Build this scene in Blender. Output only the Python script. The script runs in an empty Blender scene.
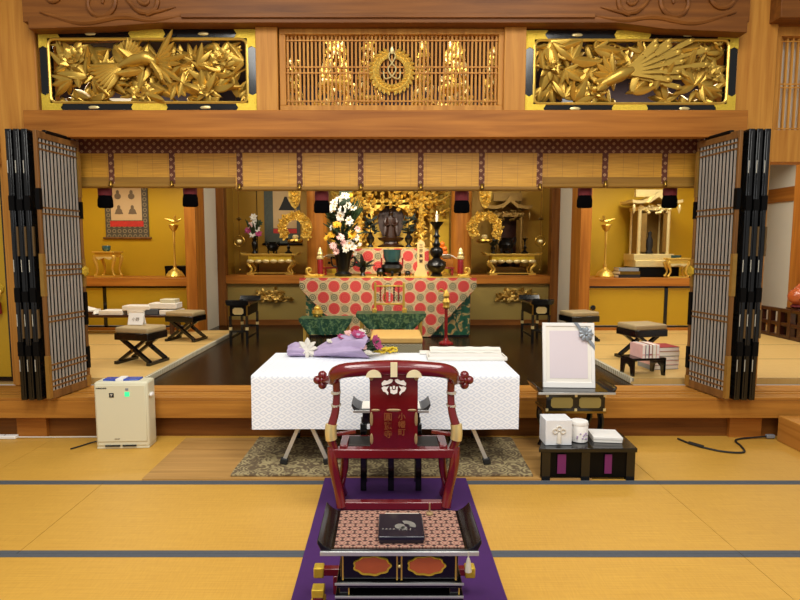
import bpy, math, random
from mathutils import Vector, Matrix, Euler
PI = math.pi
R = math.radians
sc = bpy.context.scene
col = sc.collection
rnd = random.Random(7)

# ------------------------------------------------------------------ camera, world, lights, exposure
cd = bpy.data.cameras.new('camera'); cam = bpy.data.objects.new('camera', cd); col.objects.link(cam)
cam.location = (0, 0, 1.63); cam.rotation_euler = (R(90 - 5.21), 0, 0)
cd.sensor_width = 36; cd.lens = 548 / 800 * 36; cd.shift_x = 0.015; cd.clip_end = 100
sc.camera = cam
sc.view_settings.view_transform = 'Standard'; sc.view_settings.look = 'None'
sc.view_settings.exposure = 0.0; sc.view_settings.gamma = 1; sc.view_settings.use_curve_mapping = False
w = bpy.data.worlds.new('world'); sc.world = w; w.use_nodes = True
w.node_tree.nodes['Background'].inputs[0].default_value = (1.0, 0.97, 0.92, 1)
w.node_tree.nodes['Background'].inputs[1].default_value = 0.35

def area(name, loc, rot, sx, sy, power, color=(1, .97, .90), spread=180):
    l = bpy.data.lights.new(name, 'AREA'); l.shape = 'RECTANGLE'; l.size = sx; l.size_y = sy
    l.energy = power; l.color = color; l.spread = R(spread)
    o = bpy.data.objects.new(name, l); col.objects.link(o); o.location = loc; o.rotation_euler = [R(a) for a in rot]
    return o
area('hall_ceiling_light', (-1.6, 1.2, 4.9), (8, 0, 0), 1.6, 3.0, 172)
area('hall_ceiling_light', (1.6, 1.2, 4.9), (8, 0, 0), 1.6, 3.0, 172)
area('hall_rear_fill', (0, -2.6, 4.2), (52, 0, 0), 5, 1.2, 84, (.97, .98, 1))  # added fill from behind the camera for the front faces
area('sanctuary_light', (-3.6, 7.3, 3.7), (22, 0, 0), 1.2, .6, 50, (1, .94, .80))
area('sanctuary_light', (3.6, 7.3, 3.7), (22, 0, 0), 1.2, .6, 50, (1, .94, .80))
area('sanctuary_light', (0, 6.5, 3.7), (24, 0, 0), 2.0, .5, 80, (1, .94, .80))
area('platform_fill', (-3.6, 5.9, 3.8), (0, 0, 0), 1.0, .5, 42, (1, .95, .84))  # added pair of fills that lift the side platforms
area('platform_fill', (3.6, 5.9, 3.8), (0, 0, 0), 1.0, .5, 42, (1, .95, .84))
area('canopy_fill', (0, 5.45, 4.15), (58, 0, 0), 2.6, .15, 40, (1, .93, .75))  # added fill so the gilt pendants sparkle behind the lattice
area('corridor_fill', (5.6, 7.0, 4.0), (0, 0, 0), .5, 1.5, 40, (1, .95, .85))  # added fill to lighten the corridor plaster
def spot(loc, target, power, deg=50, color=(1, .93, .78)):
    l = bpy.data.lights.new('altar_spot', 'SPOT'); l.energy = power; l.spot_size = R(deg); l.spot_blend = .6; l.color = color
    l.shadow_soft_size = .06
    o = bpy.data.objects.new('altar_spot', l); col.objects.link(o); o.location = loc
    d = Vector(target) - Vector(loc); o.rotation_euler = d.to_track_quat('-Z', 'Y').to_euler()
spot((-.7, 6.6, 3.6), (0, 8.6, 1.5), 150, 55)
spot((.7, 6.6, 3.6), (0, 8.6, 1.5), 150, 55)
spot((0, 7.2, 3.4), (0, 9.3, 2.15), 130, 44)  # extra spot added to brighten the shrine gilding
spot((-2.2, 6.9, 3.6), (-1.7, 9.3, 1.8), 60, 40)
spot((2.2, 6.9, 3.6), (1.7, 9.3, 1.8), 60, 40)

# ------------------------------------------------------------------ material helpers
def lin(h):
    h = h.lstrip('#'); out = []
    for i in (0, 2, 4):
        c = int(h[i:i + 2], 16) / 255
        out.append(c / 12.92 if c <= .04045 else ((c + .055) / 1.055) ** 2.4)
    return (*out, 1)
class NT:
    def __init__(s, name):
        s.m = bpy.data.materials.new(name); s.m.use_nodes = True
        s.t = s.m.node_tree; s.b = s.t.nodes['Principled BSDF']; s._c = None
    def new(s, k): return s.t.nodes.new('ShaderNode' + k)
    def put(s, sock, v):
        if isinstance(v, bpy.types.NodeSocket): s.t.links.new(v, sock)
        elif v is not None: sock.default_value = v
    def co(s):
        if not s._c: s._c = s.new('TexCoord').outputs['Object']
        return s._c
    def xyz(s, co=None):
        n = s.new('SeparateXYZ'); s.put(n.inputs[0], co or s.co()); return n.outputs
    def M(s, op, a, b=None, c=None):
        n = s.new('Math'); n.operation = op
        for i, v in enumerate((a, b, c)): s.put(n.inputs[i], v)
        return n.outputs[0]
    def map(s, scale, co=None, loc=(0, 0, 0)):
        n = s.new('Mapping'); s.put(n.inputs[0], co or s.co()); n.inputs['Scale'].default_value = scale; n.inputs['Location'].default_value = loc
        return n.outputs[0]
    def noise(s, scale, detail=3, co=None, dist=0, rough=.5):
        n = s.new('TexNoise'); s.put(n.inputs['Vector'], co or s.co()); n.inputs['Scale'].default_value = scale
        n.inputs['Detail'].default_value = detail; n.inputs['Distortion'].default_value = dist; n.inputs['Roughness'].default_value = rough
        return n.outputs[0]
    def vor(s, scale, feature='F1', co=None):
        n = s.new('TexVoronoi'); n.feature = feature; s.put(n.inputs['Vector'], co or s.co()); n.inputs['Scale'].default_value = scale
        return n.outputs['Distance']
    def mix(s, f, a, b):
        n = s.new('Mix'); n.data_type = 'RGBA'; s.put(n.inputs[0], f)
        s.put(n.inputs[6], lin(a) if isinstance(a, str) else a); s.put(n.inputs[7], lin(b) if isinstance(b, str) else b)
        return n.outputs[2]
    def step(s, v, lo, hi):
        n = s.new('MapRange'); s.put(n.inputs[0], v); n.inputs[1].default_value = lo; n.inputs[2].default_value = hi
        return n.outputs[0]
    def bump(s, h, strength=.3, dist=.01):
        n = s.new('Bump'); n.inputs['Strength'].default_value = strength; n.inputs['Distance'].default_value = dist
        s.put(n.inputs['Height'], h); s.t.links.new(n.outputs[0], s.b.inputs['Normal'])
    def done(s, color=None, rough=.5, metal=0, coat=0, spec=None):
        if isinstance(color, str): color = lin(color)
        s.put(s.b.inputs['Base Color'], color); s.put(s.b.inputs['Roughness'], rough); s.put(s.b.inputs['Metallic'], metal)
        s.b.inputs['Coat Weight'].default_value = coat; s.b.inputs['Coat Roughness'].default_value = .08
        if spec is not None: s.b.inputs['Specular IOR Level'].default_value = spec
        return s.m
    def cell(s, v, period, off=0):          # centred fraction -.5..+.5
        return s.M('SUBTRACT', s.M('FRACT', s.M('ADD', s.M('DIVIDE', v, period), off)), .5)

def plain(name, c, rough=.5, metal=0, var=.12, scale=8, coat=0, bump=0, spec=None):
    n = NT(name); f = n.noise(scale, 4)
    a = lin(c); lo = tuple(x * (1 - var) for x in a[:3]) + (1,); hi = tuple(min(1, x * (1 + var)) for x in a[:3]) + (1,)
    if bump: n.bump(n.noise(scale * 6, 3), bump, .005)
    return n.done(n.mix(f, lo, hi), rough, metal, coat, spec)
def wood(name, c1, c2, axis, rough=.42, sc=1.0):
    n = NT(name); s = [16 * sc] * 3; s[axis] = .9 * sc
    co = n.map(s); a = n.noise(1.0, 5, co, .6); s2 = [90 * sc] * 3; s2[axis] = 2 * sc
    b = n.noise(1.0, 3, n.map(s2)); f = n.M('ADD', n.M('MULTIPLY', n.step(a, .3, .7), .75), n.M('MULTIPLY', b, .25))
    n.bump(b, .06, .003)
    return n.done(n.mix(f, c1, c2), rough + .08, 0, 0, .22)
MT = {}
H1, H2 = '#9c6428', '#c68f48'
for i, ax in enumerate('xyz'):
    MT['wood_' + ax] = wood('cypress wood ' + ax, ('#804814', '#9c6222', '#a06424')[i], ('#b6752e', '#c88e40', '#cc9240')[i], i)
    MT['dwood_' + ax] = wood('aged cypress ' + ax, '#5a3210', '#8c5622', i, .4)
    MT['owood_' + ax] = wood('orange keyaki ' + ax, '#8a4e18', '#bb782c', i, .35)
    MT['twood_' + ax] = wood('brown step wood ' + ax, '#925c22', '#bf8436', i, .35)
MT['board'] = wood('thin wooden board', '#98703c', '#c09454', 0, .45)
MT['dfloor'] = wood('dark lacquered floor', '#150b04', '#2a1808', 1, .18)
MT['black'] = plain('black lacquer', '#0a0a0b', .16, 0, .2, 5, .15)
MT['blackmatt'] = plain('matt black', '#080707', .4, 0, .12, 8, 0, 0, .12)
MT['darkiron'] = plain('black bronze', '#14110f', .32, .5, .3, 20)
MT['red'] = plain('red lacquer', '#6d1216', .2, 0, .18, 4, .6)
MT['redbright'] = plain('vermilion lacquer', '#84161a', .25, 0, .15, 8, .4)
MT['gold'] = plain('gold leaf', '#dcb552', .34, .65, .12, 14, 0, .08)
MT['goldcarve'] = plain('carved gilt wood', '#c6a046', .36, .72, .30, 7, 0, .1)
MT['goldplate'] = plain('stamped gold fitting', '#dcb93a', .42, .55, .25, 60, 0, .5)
MT['palegold'] = plain('pale gold metal', '#e6d294', .36, .55, .12, 14)
MT['oldgold'] = plain('dim old gilding', '#8f7038', .45, .6, .3, 14)
MT['relief'] = plain('gilt relief', '#b8954a', .4, .65, .3, 14)
MT['clasp'] = plain('cream gold clasp', '#efe2b8', .35, .2, .1, 20)
MT['brass'] = plain('dark brass', '#8a6a2a', .3, .9, .2, 20)
MT['darksteel'] = plain('dark steel', '#3c3c3e', .35, .5)
MT['silver'] = plain('brushed steel', '#c4c4c2', .35, .6, .1, 30)
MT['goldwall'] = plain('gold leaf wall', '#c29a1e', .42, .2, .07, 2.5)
MT['goldwallshade'] = plain('shaded gold leaf wall', '#a67e26', .45, .2, .1, 2.5)  # gold leaf wall with the niche shade put into its colour
MT['olivepanel'] = plain('olive gold panel', '#8e783a', .55, .15, .06, 2)
MT['plaster'] = plain('white plaster', '#d6cdbb', .8, 0, .04, 3)
MT['greyplaster'] = plain('grey white plaster', '#d2c8b4', .8, 0, .05, 3)
MT['white'] = plain('white', '#ece9e4', .5, 0, .02)
MT['boxpaper'] = plain('white embossed paper', '#dfe0e2', .6, 0, .05, 60)
MT['tabletwood'] = plain('pale tablet wood', '#d2b376', .6, 0, .08, 8)
MT['paper'] = plain('white paper', '#e9e4da', .7, 0, .04)
MT['cream'] = plain('cream plastic', '#d8d2b4', .4, 0, .02, 3)
MT['darkwall'] = plain('dark upper wall', '#2a1a22', .7, 0, .2)
MT['blackfelt'] = plain('black silk', '#050405', .95, 0, .3, 30, 0, 0, .05)
MT['crimson'] = plain('crimson silk', '#5c0a10', .8, 0, .2, 30)
MT['redcord'] = plain('red cord', '#8e1a1c', .7)
MT['cushion'] = plain('khaki cushion', '#a08a62', .6, 0, .1, 20)
MT['green'] = plain('leaf green', '#1f3315', .5, 0, .4, 12)
MT['darkgreen'] = plain('dark leaf', '#10180e', .5, 0, .4, 12)
MT['teal'] = plain('celadon glaze', '#2f5252', .2, 0, .2, 10, .5)
MT['lilac'] = plain('lilac wrapping paper', '#ae9aba', .55, 0, .15, 9)
MT['pink'] = plain('rose petals', '#a83a6c', .5, 0, .3, 20)
MT['palepink'] = plain('pale pink petals', '#e3b3ac', .5, 0, .15, 20)
MT['petal'] = plain('white petals', '#d6cfc2', .6, 0, .08, 20)
MT['yellow'] = plain('yellow petals', '#d9a31a', .55, 0, .25, 30)
MT['lemon'] = plain('yellow gold cord', '#e2c22c', .45, 0, .2, 30)
MT['redcorddark'] = plain('dull red silk', '#8c2428', .7)
MT['orange'] = plain('orange fruit', '#cf6a12', .45, 0, .2, 30)
MT['rubber'] = plain('black rubber', '#161616', .6)
MT['grey'] = plain('grey plastic', '#6b6b6b', .5)
MT['navy'] = plain('navy lacquer', '#0d0c1e', .3, 0, .2, 6, .3)
MT['leather'] = plain('dark seat leather', '#2a2620', .5, 0, .2, 30)
MT['stone'] = plain('dark brown wood', '#3a1a10', .3, 0, .3, 8, .3)
MT['statue'] = plain('dark sandalwood', '#2f170a', .4, .1, .4, 14)
MT['magenta'] = plain('magenta reflection', '#6d1a5a', .6, 0, .2, 8)  # colour of the reflection painted on the low table
MT['rice'] = plain('tan straw pad', '#cfa45a', .7, 0, .12, 40)
MT['copper'] = plain('orange lacquered wood', '#b0562a', .25, 0, .3, 8, .4)
MT['ribbon'] = plain('silver grey ribbon', '#8d949c', .35, .3, .1, 20)
MT['blue'] = plain('blue glossy panel', '#2a4fb0', .2)
def emis(name, c, s):
    n = NT(name); n.b.inputs['Emission Color'].default_value = lin(c); n.b.inputs['Emission Strength'].default_value = s
    return n.done(c, .4)
MT['greenled'] = emis('green display light', '#35e090', .8)
MT['flame'] = emis('candle flame', '#ffd890', 5)

def tatami(name, c1, c2):
    n = NT(name); x, y, z = n.xyz()
    a = n.noise(1, 4, n.map((3, 160, 3))); b = n.noise(1, 2, n.map((120, 14, 3)))
    big = n.noise(.8, 2)
    f = n.M('ADD', n.M('ADD', n.M('MULTIPLY', a, .45), n.M('MULTIPLY', b, .25)), n.M('MULTIPLY', big, .3))
    n.bump(a, .15, .003)
    return n.done(n.mix(n.step(f, .3, .7), c1, c2), .5)
MT['tatami'] = tatami('woven tatami rush', '#b78731', '#d6a647')
MT['tatami_in'] = tatami('inner tatami rush', '#b8924e', '#d0ac68')
MT['heri'] = plain('blue grey tatami border', '#4c5056', .8, 0, .15, 40)

MT['heri_in'] = plain('tan tatami border', '#8f7c50', .8, 0, .15, 40)
def heri_white():
    n = NT('patterned tatami border'); x, y, z = n.xyz()
    d = n.M('ABSOLUTE', n.cell(n.M('ADD', x, y), .045)); f = n.step(d, .2, .26)
    return n.done(n.mix(f, '#d0c8b0', '#8a8068'), .7)
MT['heri_white'] = heri_white()

def medallions():
    n = NT('brocade of red medallions'); x, y, z = n.xyz(); P, Q = .31, .32
    def dist(ox, oz):
        u = n.M('MULTIPLY', n.cell(x, P, ox), P); v = n.M('MULTIPLY', n.cell(n.M('SUBTRACT', z, n.M('MULTIPLY', y, .6)), Q, oz), Q)
        return n.M('SQRT', n.M('ADD', n.M('MULTIPLY', u, u), n.M('MULTIPLY', v, v)))
    red = n.M('MINIMUM', dist(0, .1), dist(.5, .6)); ros = n.M('MINIMUM', dist(.5, .1), dist(0, .6))
    fine = n.vor(42, 'F1'); base = n.mix(n.step(fine, .15, .55), '#94744c', '#bfa47a')
    rr = n.M('SINE', n.M('MULTIPLY', red, 210)); redc = n.mix(n.step(n.M('ADD', rr, n.M('MULTIPLY', n.noise(60, 2), .8)), -.2, 1.6), '#b4262a', '#cf5446')
    gr = n.M('SINE', n.M('MULTIPLY', ros, 260)); grc = n.mix(n.step(gr, -.3, .5), '#3f4f38', '#b8a47c')
    c = n.mix(n.step(ros, .054, .047), base, grc); c = n.mix(n.step(red, .092, .086), c, '#e2c79a'); c = n.mix(n.step(red, .086, .081), c, redc)
    return n.done(c, .6)
MT['medallion'] = medallions()

def green_brocade():
    n = NT('green flowered brocade'); a = n.noise(9, 5, None, 1.6); b = n.vor(16)
    f = n.step(a, .52, .60); c = n.mix(n.step(b, .2, .5), '#073a28', '#0c4a32')
    return n.done(n.mix(f, c, n.mix(n.noise(20, 2), '#8f9a5a', '#b8794a')), .5)
MT['greenbroc'] = green_brocade()
def green_damask():
    n = NT('green gold damask'); a = n.noise(26, 4, None, 1.0)
    return n.done(n.mix(n.step(a, .48, .62), '#0a3f28', '#5c7a4c'), .5)
MT['greendam'] = green_damask()
def diamond_band():
    n = NT('red brown diamond brocade'); x, y, z = n.xyz(); P = .074
    def dd(ox, oz):
        return n.M('ADD', n.M('ABSOLUTE', n.cell(x, P, ox)), n.M('ABSOLUTE', n.cell(z, P * .95, oz)))
    d = n.M('MINIMUM', dd(0, 0), dd(.5, .5))
    ring = n.step(n.M('ABSOLUTE', n.M('SUBTRACT', d, .17)), .055, .03); dot = n.step(d, .06, .03)
    c = n.mix(n.noise(5, 2), '#4e2412', '#6a341a'); c = n.mix(n.M('MAXIMUM', n.M('MULTIPLY', ring, 1.0), dot), c, '#c89e70')
    return n.done(c, .7)
MT['diamond'] = diamond_band()
def bamboo():
    n = NT('split bamboo blind'); x, y, z = n.xyz()
    s = n.M('ABSOLUTE', n.cell(z, .012)); t = n.M('ABSOLUTE', n.cell(x, .14)); fine = n.noise(1, 3, n.map((4, 4, 120)))
    c = n.mix(n.step(fine, .3, .7), '#b67e1c', '#dca436'); c = n.mix(n.step(s, .36, .5), c, '#7e581f'); c = n.mix(n.step(t, .012, .004), c, '#8a5a2a')
    n.bump(n.M('SUBTRACT', .5, s), .3, .003)
    return n.done(c, .45)
MT['bamboo'] = bamboo()
def hexcloth():
    n = NT('white figured satin'); x, y, z = n.xyz(); P = .09
    zz = n.M('SUBTRACT', z, y)
    def dd(o): 
        u = n.M('ABSOLUTE', n.cell(x, P, o)); v = n.M('ABSOLUTE', n.cell(zz, P * .58, o))
        return n.M('ADD', n.M('MULTIPLY', u, 1.0), n.M('MULTIPLY', v, .9))
    d = n.M('MINIMUM', dd(0), dd(.5)); r = n.step(n.M('SINE', n.M('MULTIPLY', d, 17)), -.3, .3)
    n.bump(r, .1, .002)
    return n.done(n.mix(r, '#dbe1ec', '#f6f8fc'), n.step(r, -2, 1), 0)
MT['hexcloth'] = hexcloth()
def tile_brocade():
    n = NT('tan lattice brocade'); x, y, z = n.xyz(); P = .046
    row = n.M('FLOOR', n.M('DIVIDE', y, P * .62)); off = n.M('MULTIPLY', n.M('MODULO', row, 2), .5)
    u = n.M('SUBTRACT', n.M('FRACT', n.M('ADD', n.M('DIVIDE', x, P), n.M('ADD', off, 20))), .5); v = n.cell(y, P * .62)
    d = n.M('ADD', n.M('ABSOLUTE', u), n.M('MULTIPLY', n.M('ABSOLUTE', v), .55))
    c = n.mix(n.step(d, .54, .46), '#2c1416', '#a07a68'); c = n.mix(n.step(n.M('ABSOLUTE', n.M('SUBTRACT', d, .26)), .05, .02), c, '#6a2a2c')
    return n.done(c, .6)
MT['tilebroc'] = tile_brocade()
def check_brocade():
    n = NT('black and cream lattice brocade'); x, y, z = n.xyz(); P = .05
    d = n.M('ADD', n.M('ABSOLUTE', n.cell(x, P)), n.M('ABSOLUTE', n.cell(z, P)))
    return n.done(n.mix(n.step(n.M('SINE', n.M('MULTIPLY', d, 13)), -.2, .3), '#2a2a24', '#c9bd98'), .6)
MT['checkbroc'] = check_brocade()
def rug_mat():
    n = NT('grey brown damask rug'); a = n.noise(13, 5, None, 1.6); b = n.noise(60, 2); e = n.vor(9, 'F1')
    f = n.step(n.M('ADD', a, n.M('MULTIPLY', n.M('SINE', n.M('MULTIPLY', e, 30)), .10)), .44, .6)
    n.bump(b, .25, .004)
    return n.done(n.mix(f, '#64533c', '#a6966c'), .8)
MT['rug'] = rug_mat()
MT['purple'] = plain('purple carpet', '#3e0f56', .75, 0, .12, 30, 0, .1)
MT['indigo'] = plain('blue grey scroll silk', '#4d5248', .7, 0, .3, 25)

def scroll_silk():
    n = NT('grey green scroll mounting'); x, y, z = n.xyz(); P = .085
    d = n.M('SQRT', n.M('ADD', n.M('POWER', n.cell(x, P), 2), n.M('POWER', n.cell(z, P), 2)))
    c = n.mix(n.step(n.M('ABSOLUTE', n.M('SUBTRACT', d, .3)), .09, .05), '#4c4433', '#8d7b58')
    return n.done(c, .7)
MT['scrollsilk'] = scroll_silk()
MT['scrollpaper'] = plain('aged paper', '#c9a878', .8, 0, .08, 6)
MT['redsilk'] = plain('red silk strip', '#c02c22', .6, 0, .3, 30)
MT['ink'] = plain('ink', '#1a1512', .7)
MT['dimink'] = plain('faded ink', '#6e5a40', .7)
MT['goldtext'] = plain('faded gold lettering', '#8a4c24', .4, .4, .15, 40)
MT['dullbrass'] = plain('dull brass', '#6a5230', .45, .5, .2, 20)
MT['dulltan'] = plain('worn gilt fitting', '#a08660', .4, .3, .15, 40)
MT['dimsilver'] = plain('dim silver inlay', '#85837c', .4, .3, .2, 40)
MT['shell'] = plain('mother of pearl inlay', '#c9c4b4', .3, .2, .15, 40)
MT['whitepaint'] = plain('white painted crest', '#efe6e0', .4)
MT['photo'] = plain('blank pale pink print', '#ddd2d8', .25, 0, .05, 3)
def oldbrown(): return wood('grey brown worn wood', '#5a3a1c', '#8c6030', 2, .4)
MT['brownwood'] = oldbrown()

# ------------------------------------------------------------------ mesh builder
class MB:
    def __init__(s): s.v = []; s.f = []; s.mi = []; s.cur = 0
    def add(s, v, f):
        o = len(s.v); s.v += [tuple(p) for p in v]; s.f += [tuple(i + o for i in q) for q in f]; s.mi += [s.cur] * len(f); return s
    def box(s, x0, x1, y0, y1, z0, z1):
        v = [(x, y, z) for z in (z0, z1) for y in (y0, y1) for x in (x0, x1)]
        return s.add(v, [(0, 2, 3, 1), (4, 5, 7, 6), (0, 1, 5, 4), (2, 6, 7, 3), (0, 4, 6, 2), (1, 3, 7, 5)])
    def cbox(s, c, d, rot=(0, 0, 0)):
        m = Euler([R(a) for a in rot]).to_matrix(); c = Vector(c)
        v = [c + m @ Vector((x * d[0] / 2, y * d[1] / 2, z * d[2] / 2)) for z in (-1, 1) for y in (-1, 1) for x in (-1, 1)]
        return s.add(v, [(0, 2, 3, 1), (4, 5, 7, 6), (0, 1, 5, 4), (2, 6, 7, 3), (0, 4, 6, 2), (1, 3, 7, 5)])
    def bar(s, p, q, wd, h, up=(0, 0, 1)):
        p, q = Vector(p), Vector(q); d = (q - p).normalized(); a = d.cross(Vector(up))
        if a.length < 1e-4: a = d.cross(Vector((0, 1, 0)))
        a.normalize(); b = a.cross(d)
        v = [e + a * i * wd / 2 + b * j * h / 2 for e in (p, q) for j in (-1, 1) for i in (-1, 1)]
        return s.add(v, [(0, 2, 3, 1), (4, 5, 7, 6), (0, 1, 5, 4), (2, 6, 7, 3), (0, 4, 6, 2), (1, 3, 7, 5)])
    def tube(s, pts, r, n=8, smooth=0, flat=1.0):
        P = [Vector(p) for p in pts]; rs = list(r) if hasattr(r, '__len__') else [r] * len(P)
        if smooth:
            Q, Z = [], []
            for i in range(len(P) - 1):
                a, b, c, d = P[max(0, i - 1)], P[i], P[i + 1], P[min(len(P) - 1, i + 2)]
                for k in range(smooth):
                    t = k / smooth
                    Q.append(.5 * ((2 * b) + (c - a) * t + (2 * a - 5 * b + 4 * c - d) * t * t + (3 * b - a - 3 * c + d) * t ** 3)); Z.append(rs[i] * (1 - t) + rs[i + 1] * t)
            P, rs = Q + [P[-1]], Z + [rs[-1]]
        v = []; pa = None
        for i, p in enumerate(P):
            d = (P[min(i + 1, len(P) - 1)] - P[max(i - 1, 0)]).normalized()
            if pa is None:
                a = d.cross(Vector((0, 0, 1)));
                if a.length < .05: a = d.cross(Vector((0, 1, 0)))
            else: a = pa - d * pa.dot(d)
            a.normalize(); pa = a; b = d.cross(a)
            v += [p + (a * math.cos(2 * PI * k / n) * flat + b * math.sin(2 * PI * k / n)) * rs[i] for k in range(n)]
        f = [(i * n + k, i * n + (k + 1) % n, (i + 1) * n + (k + 1) % n, (i + 1) * n + k) for i in range(len(P) - 1) for k in range(n)]
        f += [tuple(range(n - 1, -1, -1)), tuple(range((len(P) - 1) * n, len(P) * n))]
        return s.add(v, f)
    def lathe(s, prof, c=(0, 0, 0), n=20, axis='z', lob=0, nl=8, sx=1, sy=1):
        v = []
        for r, z in prof:
            for k in range(n):
                a = 2 * PI * k / n; q = r * (1 + lob * math.cos(nl * a)); x, y = q * math.cos(a) * sx, q * math.sin(a) * sy
                p = (x, y, z) if axis == 'z' else ((x, z, y) if axis == 'y' else (z, x, y))
                v.append((c[0] + p[0], c[1] + p[1], c[2] + p[2]))
        m = len(prof); f = [(i * n + k, i * n + (k + 1) % n, (i + 1) * n + (k + 1) % n, (i + 1) * n + k) for i in range(m - 1) for k in range(n)]
        if prof[0][0] > 1e-5: f.append(tuple(range(n - 1, -1, -1)))
        if prof[-1][0] > 1e-5: f.append(tuple(range((m - 1) * n, m * n)))
        if axis == 'y': f = [tuple(reversed(q)) for q in f]
        return s.add(v, f)
    def blob(s, c, r, n=8, m=5, rot=None):
        if not hasattr(r, '__len__'): r = (r, r, r)
        M_ = Euler([R(a) for a in rot]).to_matrix() if rot else None
        v = [Vector((0, 0, -r[2]))]
        for i in range(1, m):
            t = PI * i / m - PI / 2
            v += [Vector((r[0] * math.cos(t) * math.cos(2 * PI * k / n), r[1] * math.cos(t) * math.sin(2 * PI * k / n), r[2] * math.sin(t))) for k in range(n)]
        v.append(Vector((0, 0, r[2])))
        if M_: v = [M_ @ p for p in v]
        v = [(p[0] + c[0], p[1] + c[1], p[2] + c[2]) for p in v]; L = len(v) - 1
        f = [(0, 1 + (k + 1) % n, 1 + k) for k in range(n)]
        for i in range(m - 2):
            a = 1 + i * n; f += [(a + k, a + (k + 1) % n, a + n + (k + 1) % n, a + n + k) for k in range(n)]
        a = 1 + (m - 2) * n; f += [(a + k, a + (k + 1) % n, L) for k in range(n)]
        return s.add(v, f)
    def prism(s, poly, y0, y1):                  # polygon in x,z pushed along y
        n = len(poly); v = [(x, y0, z) for x, z in poly] + [(x, y1, z) for x, z in poly]
        return s.add(v, [tuple(range(n)), tuple(range(2 * n - 1, n - 1, -1))] + [(i, i + n, (i + 1) % n + n, (i + 1) % n) for i in range(n)])
    def prismz(s, poly, z0, z1):
        n = len(poly); v = [(x, y, z0) for x, y in poly] + [(x, y, z1) for x, y in poly]
        return s.add(v, [tuple(range(n - 1, -1, -1)), tuple(range(n, 2 * n))] + [(i, (i + 1) % n, (i + 1) % n + n, i + n) for i in range(n)])
    def prismx(s, poly, x0, x1):                 # polygon in y,z pushed along x
        n = len(poly); v = [(x0, y, z) for y, z in poly] + [(x1, y, z) for y, z in poly]
        return s.add(v, [tuple(range(n - 1, -1, -1)), tuple(range(n, 2 * n))] + [(i, (i + 1) % n, (i + 1) % n + n, i + n) for i in range(n)])
    def leaf(s, c, d, nrm, L, W, bend=0, ridge=.25, th=.008, tip=1.0, seg=6):
        """petal or leaf: base c, direction d, facing nrm"""
        c, d, nrm = Vector(c), Vector(d).normalized(), Vector(nrm); nrm = (nrm - d * nrm.dot(d)).normalized(); a = d.cross(nrm); v = []
        for lay in (0, 1):
            for i in range(seg + 1):
                t = i / seg; wd = W / 2 * (math.sin(PI * min(1, t * .93 + .07) ** (.85 * tip)) ** .8 if t < 1 else .02) + .002
                mid = c + d * L * t + nrm * (bend * L * t * t) - nrm * th * lay
                rz = ridge * wd
                v += [mid - a * wd - nrm * rz * .6, mid - a * wd * .45 + nrm * rz * .5, mid + nrm * rz, mid + a * wd * .45 + nrm * rz * .5, mid + a * wd - nrm * rz * .6]
        f = []; K = (seg + 1) * 5
        for i in range(seg):
            for k in range(4):
                p = i * 5 + k; f += [(p, p + 1, p + 6, p + 5), (K + p, K + p + 5, K + p + 6, K + p + 1)]
            p = i * 5; f += [(p, p + 5, K + p + 5, K + p), (p + 4, K + p + 4, K + p + 9, p + 9)]
        f += [tuple([0, K, K + 1, K + 2, K + 3, K + 4, 4, 3, 2, 1]), tuple([K - 5, K - 4, K - 3, K - 2, K - 1, 2 * K - 1, 2 * K - 2, 2 * K - 3, 2 * K - 4, 2 * K - 5])]
        return s.add(v, f)
    def bloom(s, c, r, nrm=(0, -1, 0), n=8, layers=2, cup=.35, W=.55, seed=0):
        rr = random.Random(seed); nrm = Vector(nrm).normalized(); a = nrm.orthogonal().normalized(); b = nrm.cross(a)
        for l in range(layers):
            for k in range(n):
                t = 2 * PI * (k + .5 * l) / n + rr.uniform(-.15, .15); q = a * math.cos(t) + b * math.sin(t)
                d = q + nrm * (cup + .5 * l); s.leaf(Vector(c) + q * r * .12, d, nrm - q * .4, r * (1 - .25 * l) * rr.uniform(.9, 1.1), r * W, -.15, .2, r * .04, 1, 4)
        return s
    def sheet(s, nx, nz, fn, th=.006):
        """cloth: fn(u,v)->point, thickened"""
        P = [[Vector(fn(i / nx, j / nz)) for i in range(nx + 1)] for j in range(nz + 1)]; v = []; nrm = []
        for j in range(nz + 1):
            for i in range(nx + 1):
                du = P[j][min(i + 1, nx)] - P[j][max(i - 1, 0)]; dv = P[min(j + 1, nz)][i] - P[max(j - 1, 0)][i]
                q = du.cross(dv); nrm.append(q.normalized() if q.length > 1e-9 else Vector((0, -1, 0)))
        fl = [p for row in P for p in row]; N_ = len(fl); v = fl + [p - q * th for p, q in zip(fl, nrm)]; f = []; k = nx + 1
        for j in range(nz):
            for i in range(nx):
                p = j * k + i; f += [(p, p + 1, p + k + 1, p + k), (N_ + p, N_ + p + k, N_ + p + k + 1, N_ + p + 1)]
        for i in range(nx):
            f += [(i, N_ + i, N_ + i + 1, i + 1)]; p = nz * k + i; f += [(p, p + 1, N_ + p + 1, N_ + p)]
        for j in range(nz):
            p = j * k; f += [(p, p + k, N_ + p + k, N_ + p)]; p += nx; f += [(p, N_ + p, N_ + p + k, p + k)]
        return s.add(v, f)
    def build(s, name, mat, parent=None, bevel=0, smooth=40, seg=2):
        me = bpy.data.meshes.new(name); me.from_pydata(s.v, [], s.f); me.update()
        for m in (mat if isinstance(mat, (list, tuple)) else [mat]): me.materials.append(MT[m] if isinstance(m, str) else m)
        if isinstance(mat, (list, tuple)): me.polygons.foreach_set('material_index', s.mi)
        if smooth:
            me.shade_smooth(); me.set_sharp_from_angle(angle=R(smooth))
        o = bpy.data.objects.new(name, me); col.objects.link(o)
        if parent: o.parent = parent
        if bevel:
            b = o.modifiers.new('edge', 'BEVEL'); b.width = bevel; b.segments = seg; b.limit_method = 'ANGLE'; b.angle_limit = R(50)
        return o
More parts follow.
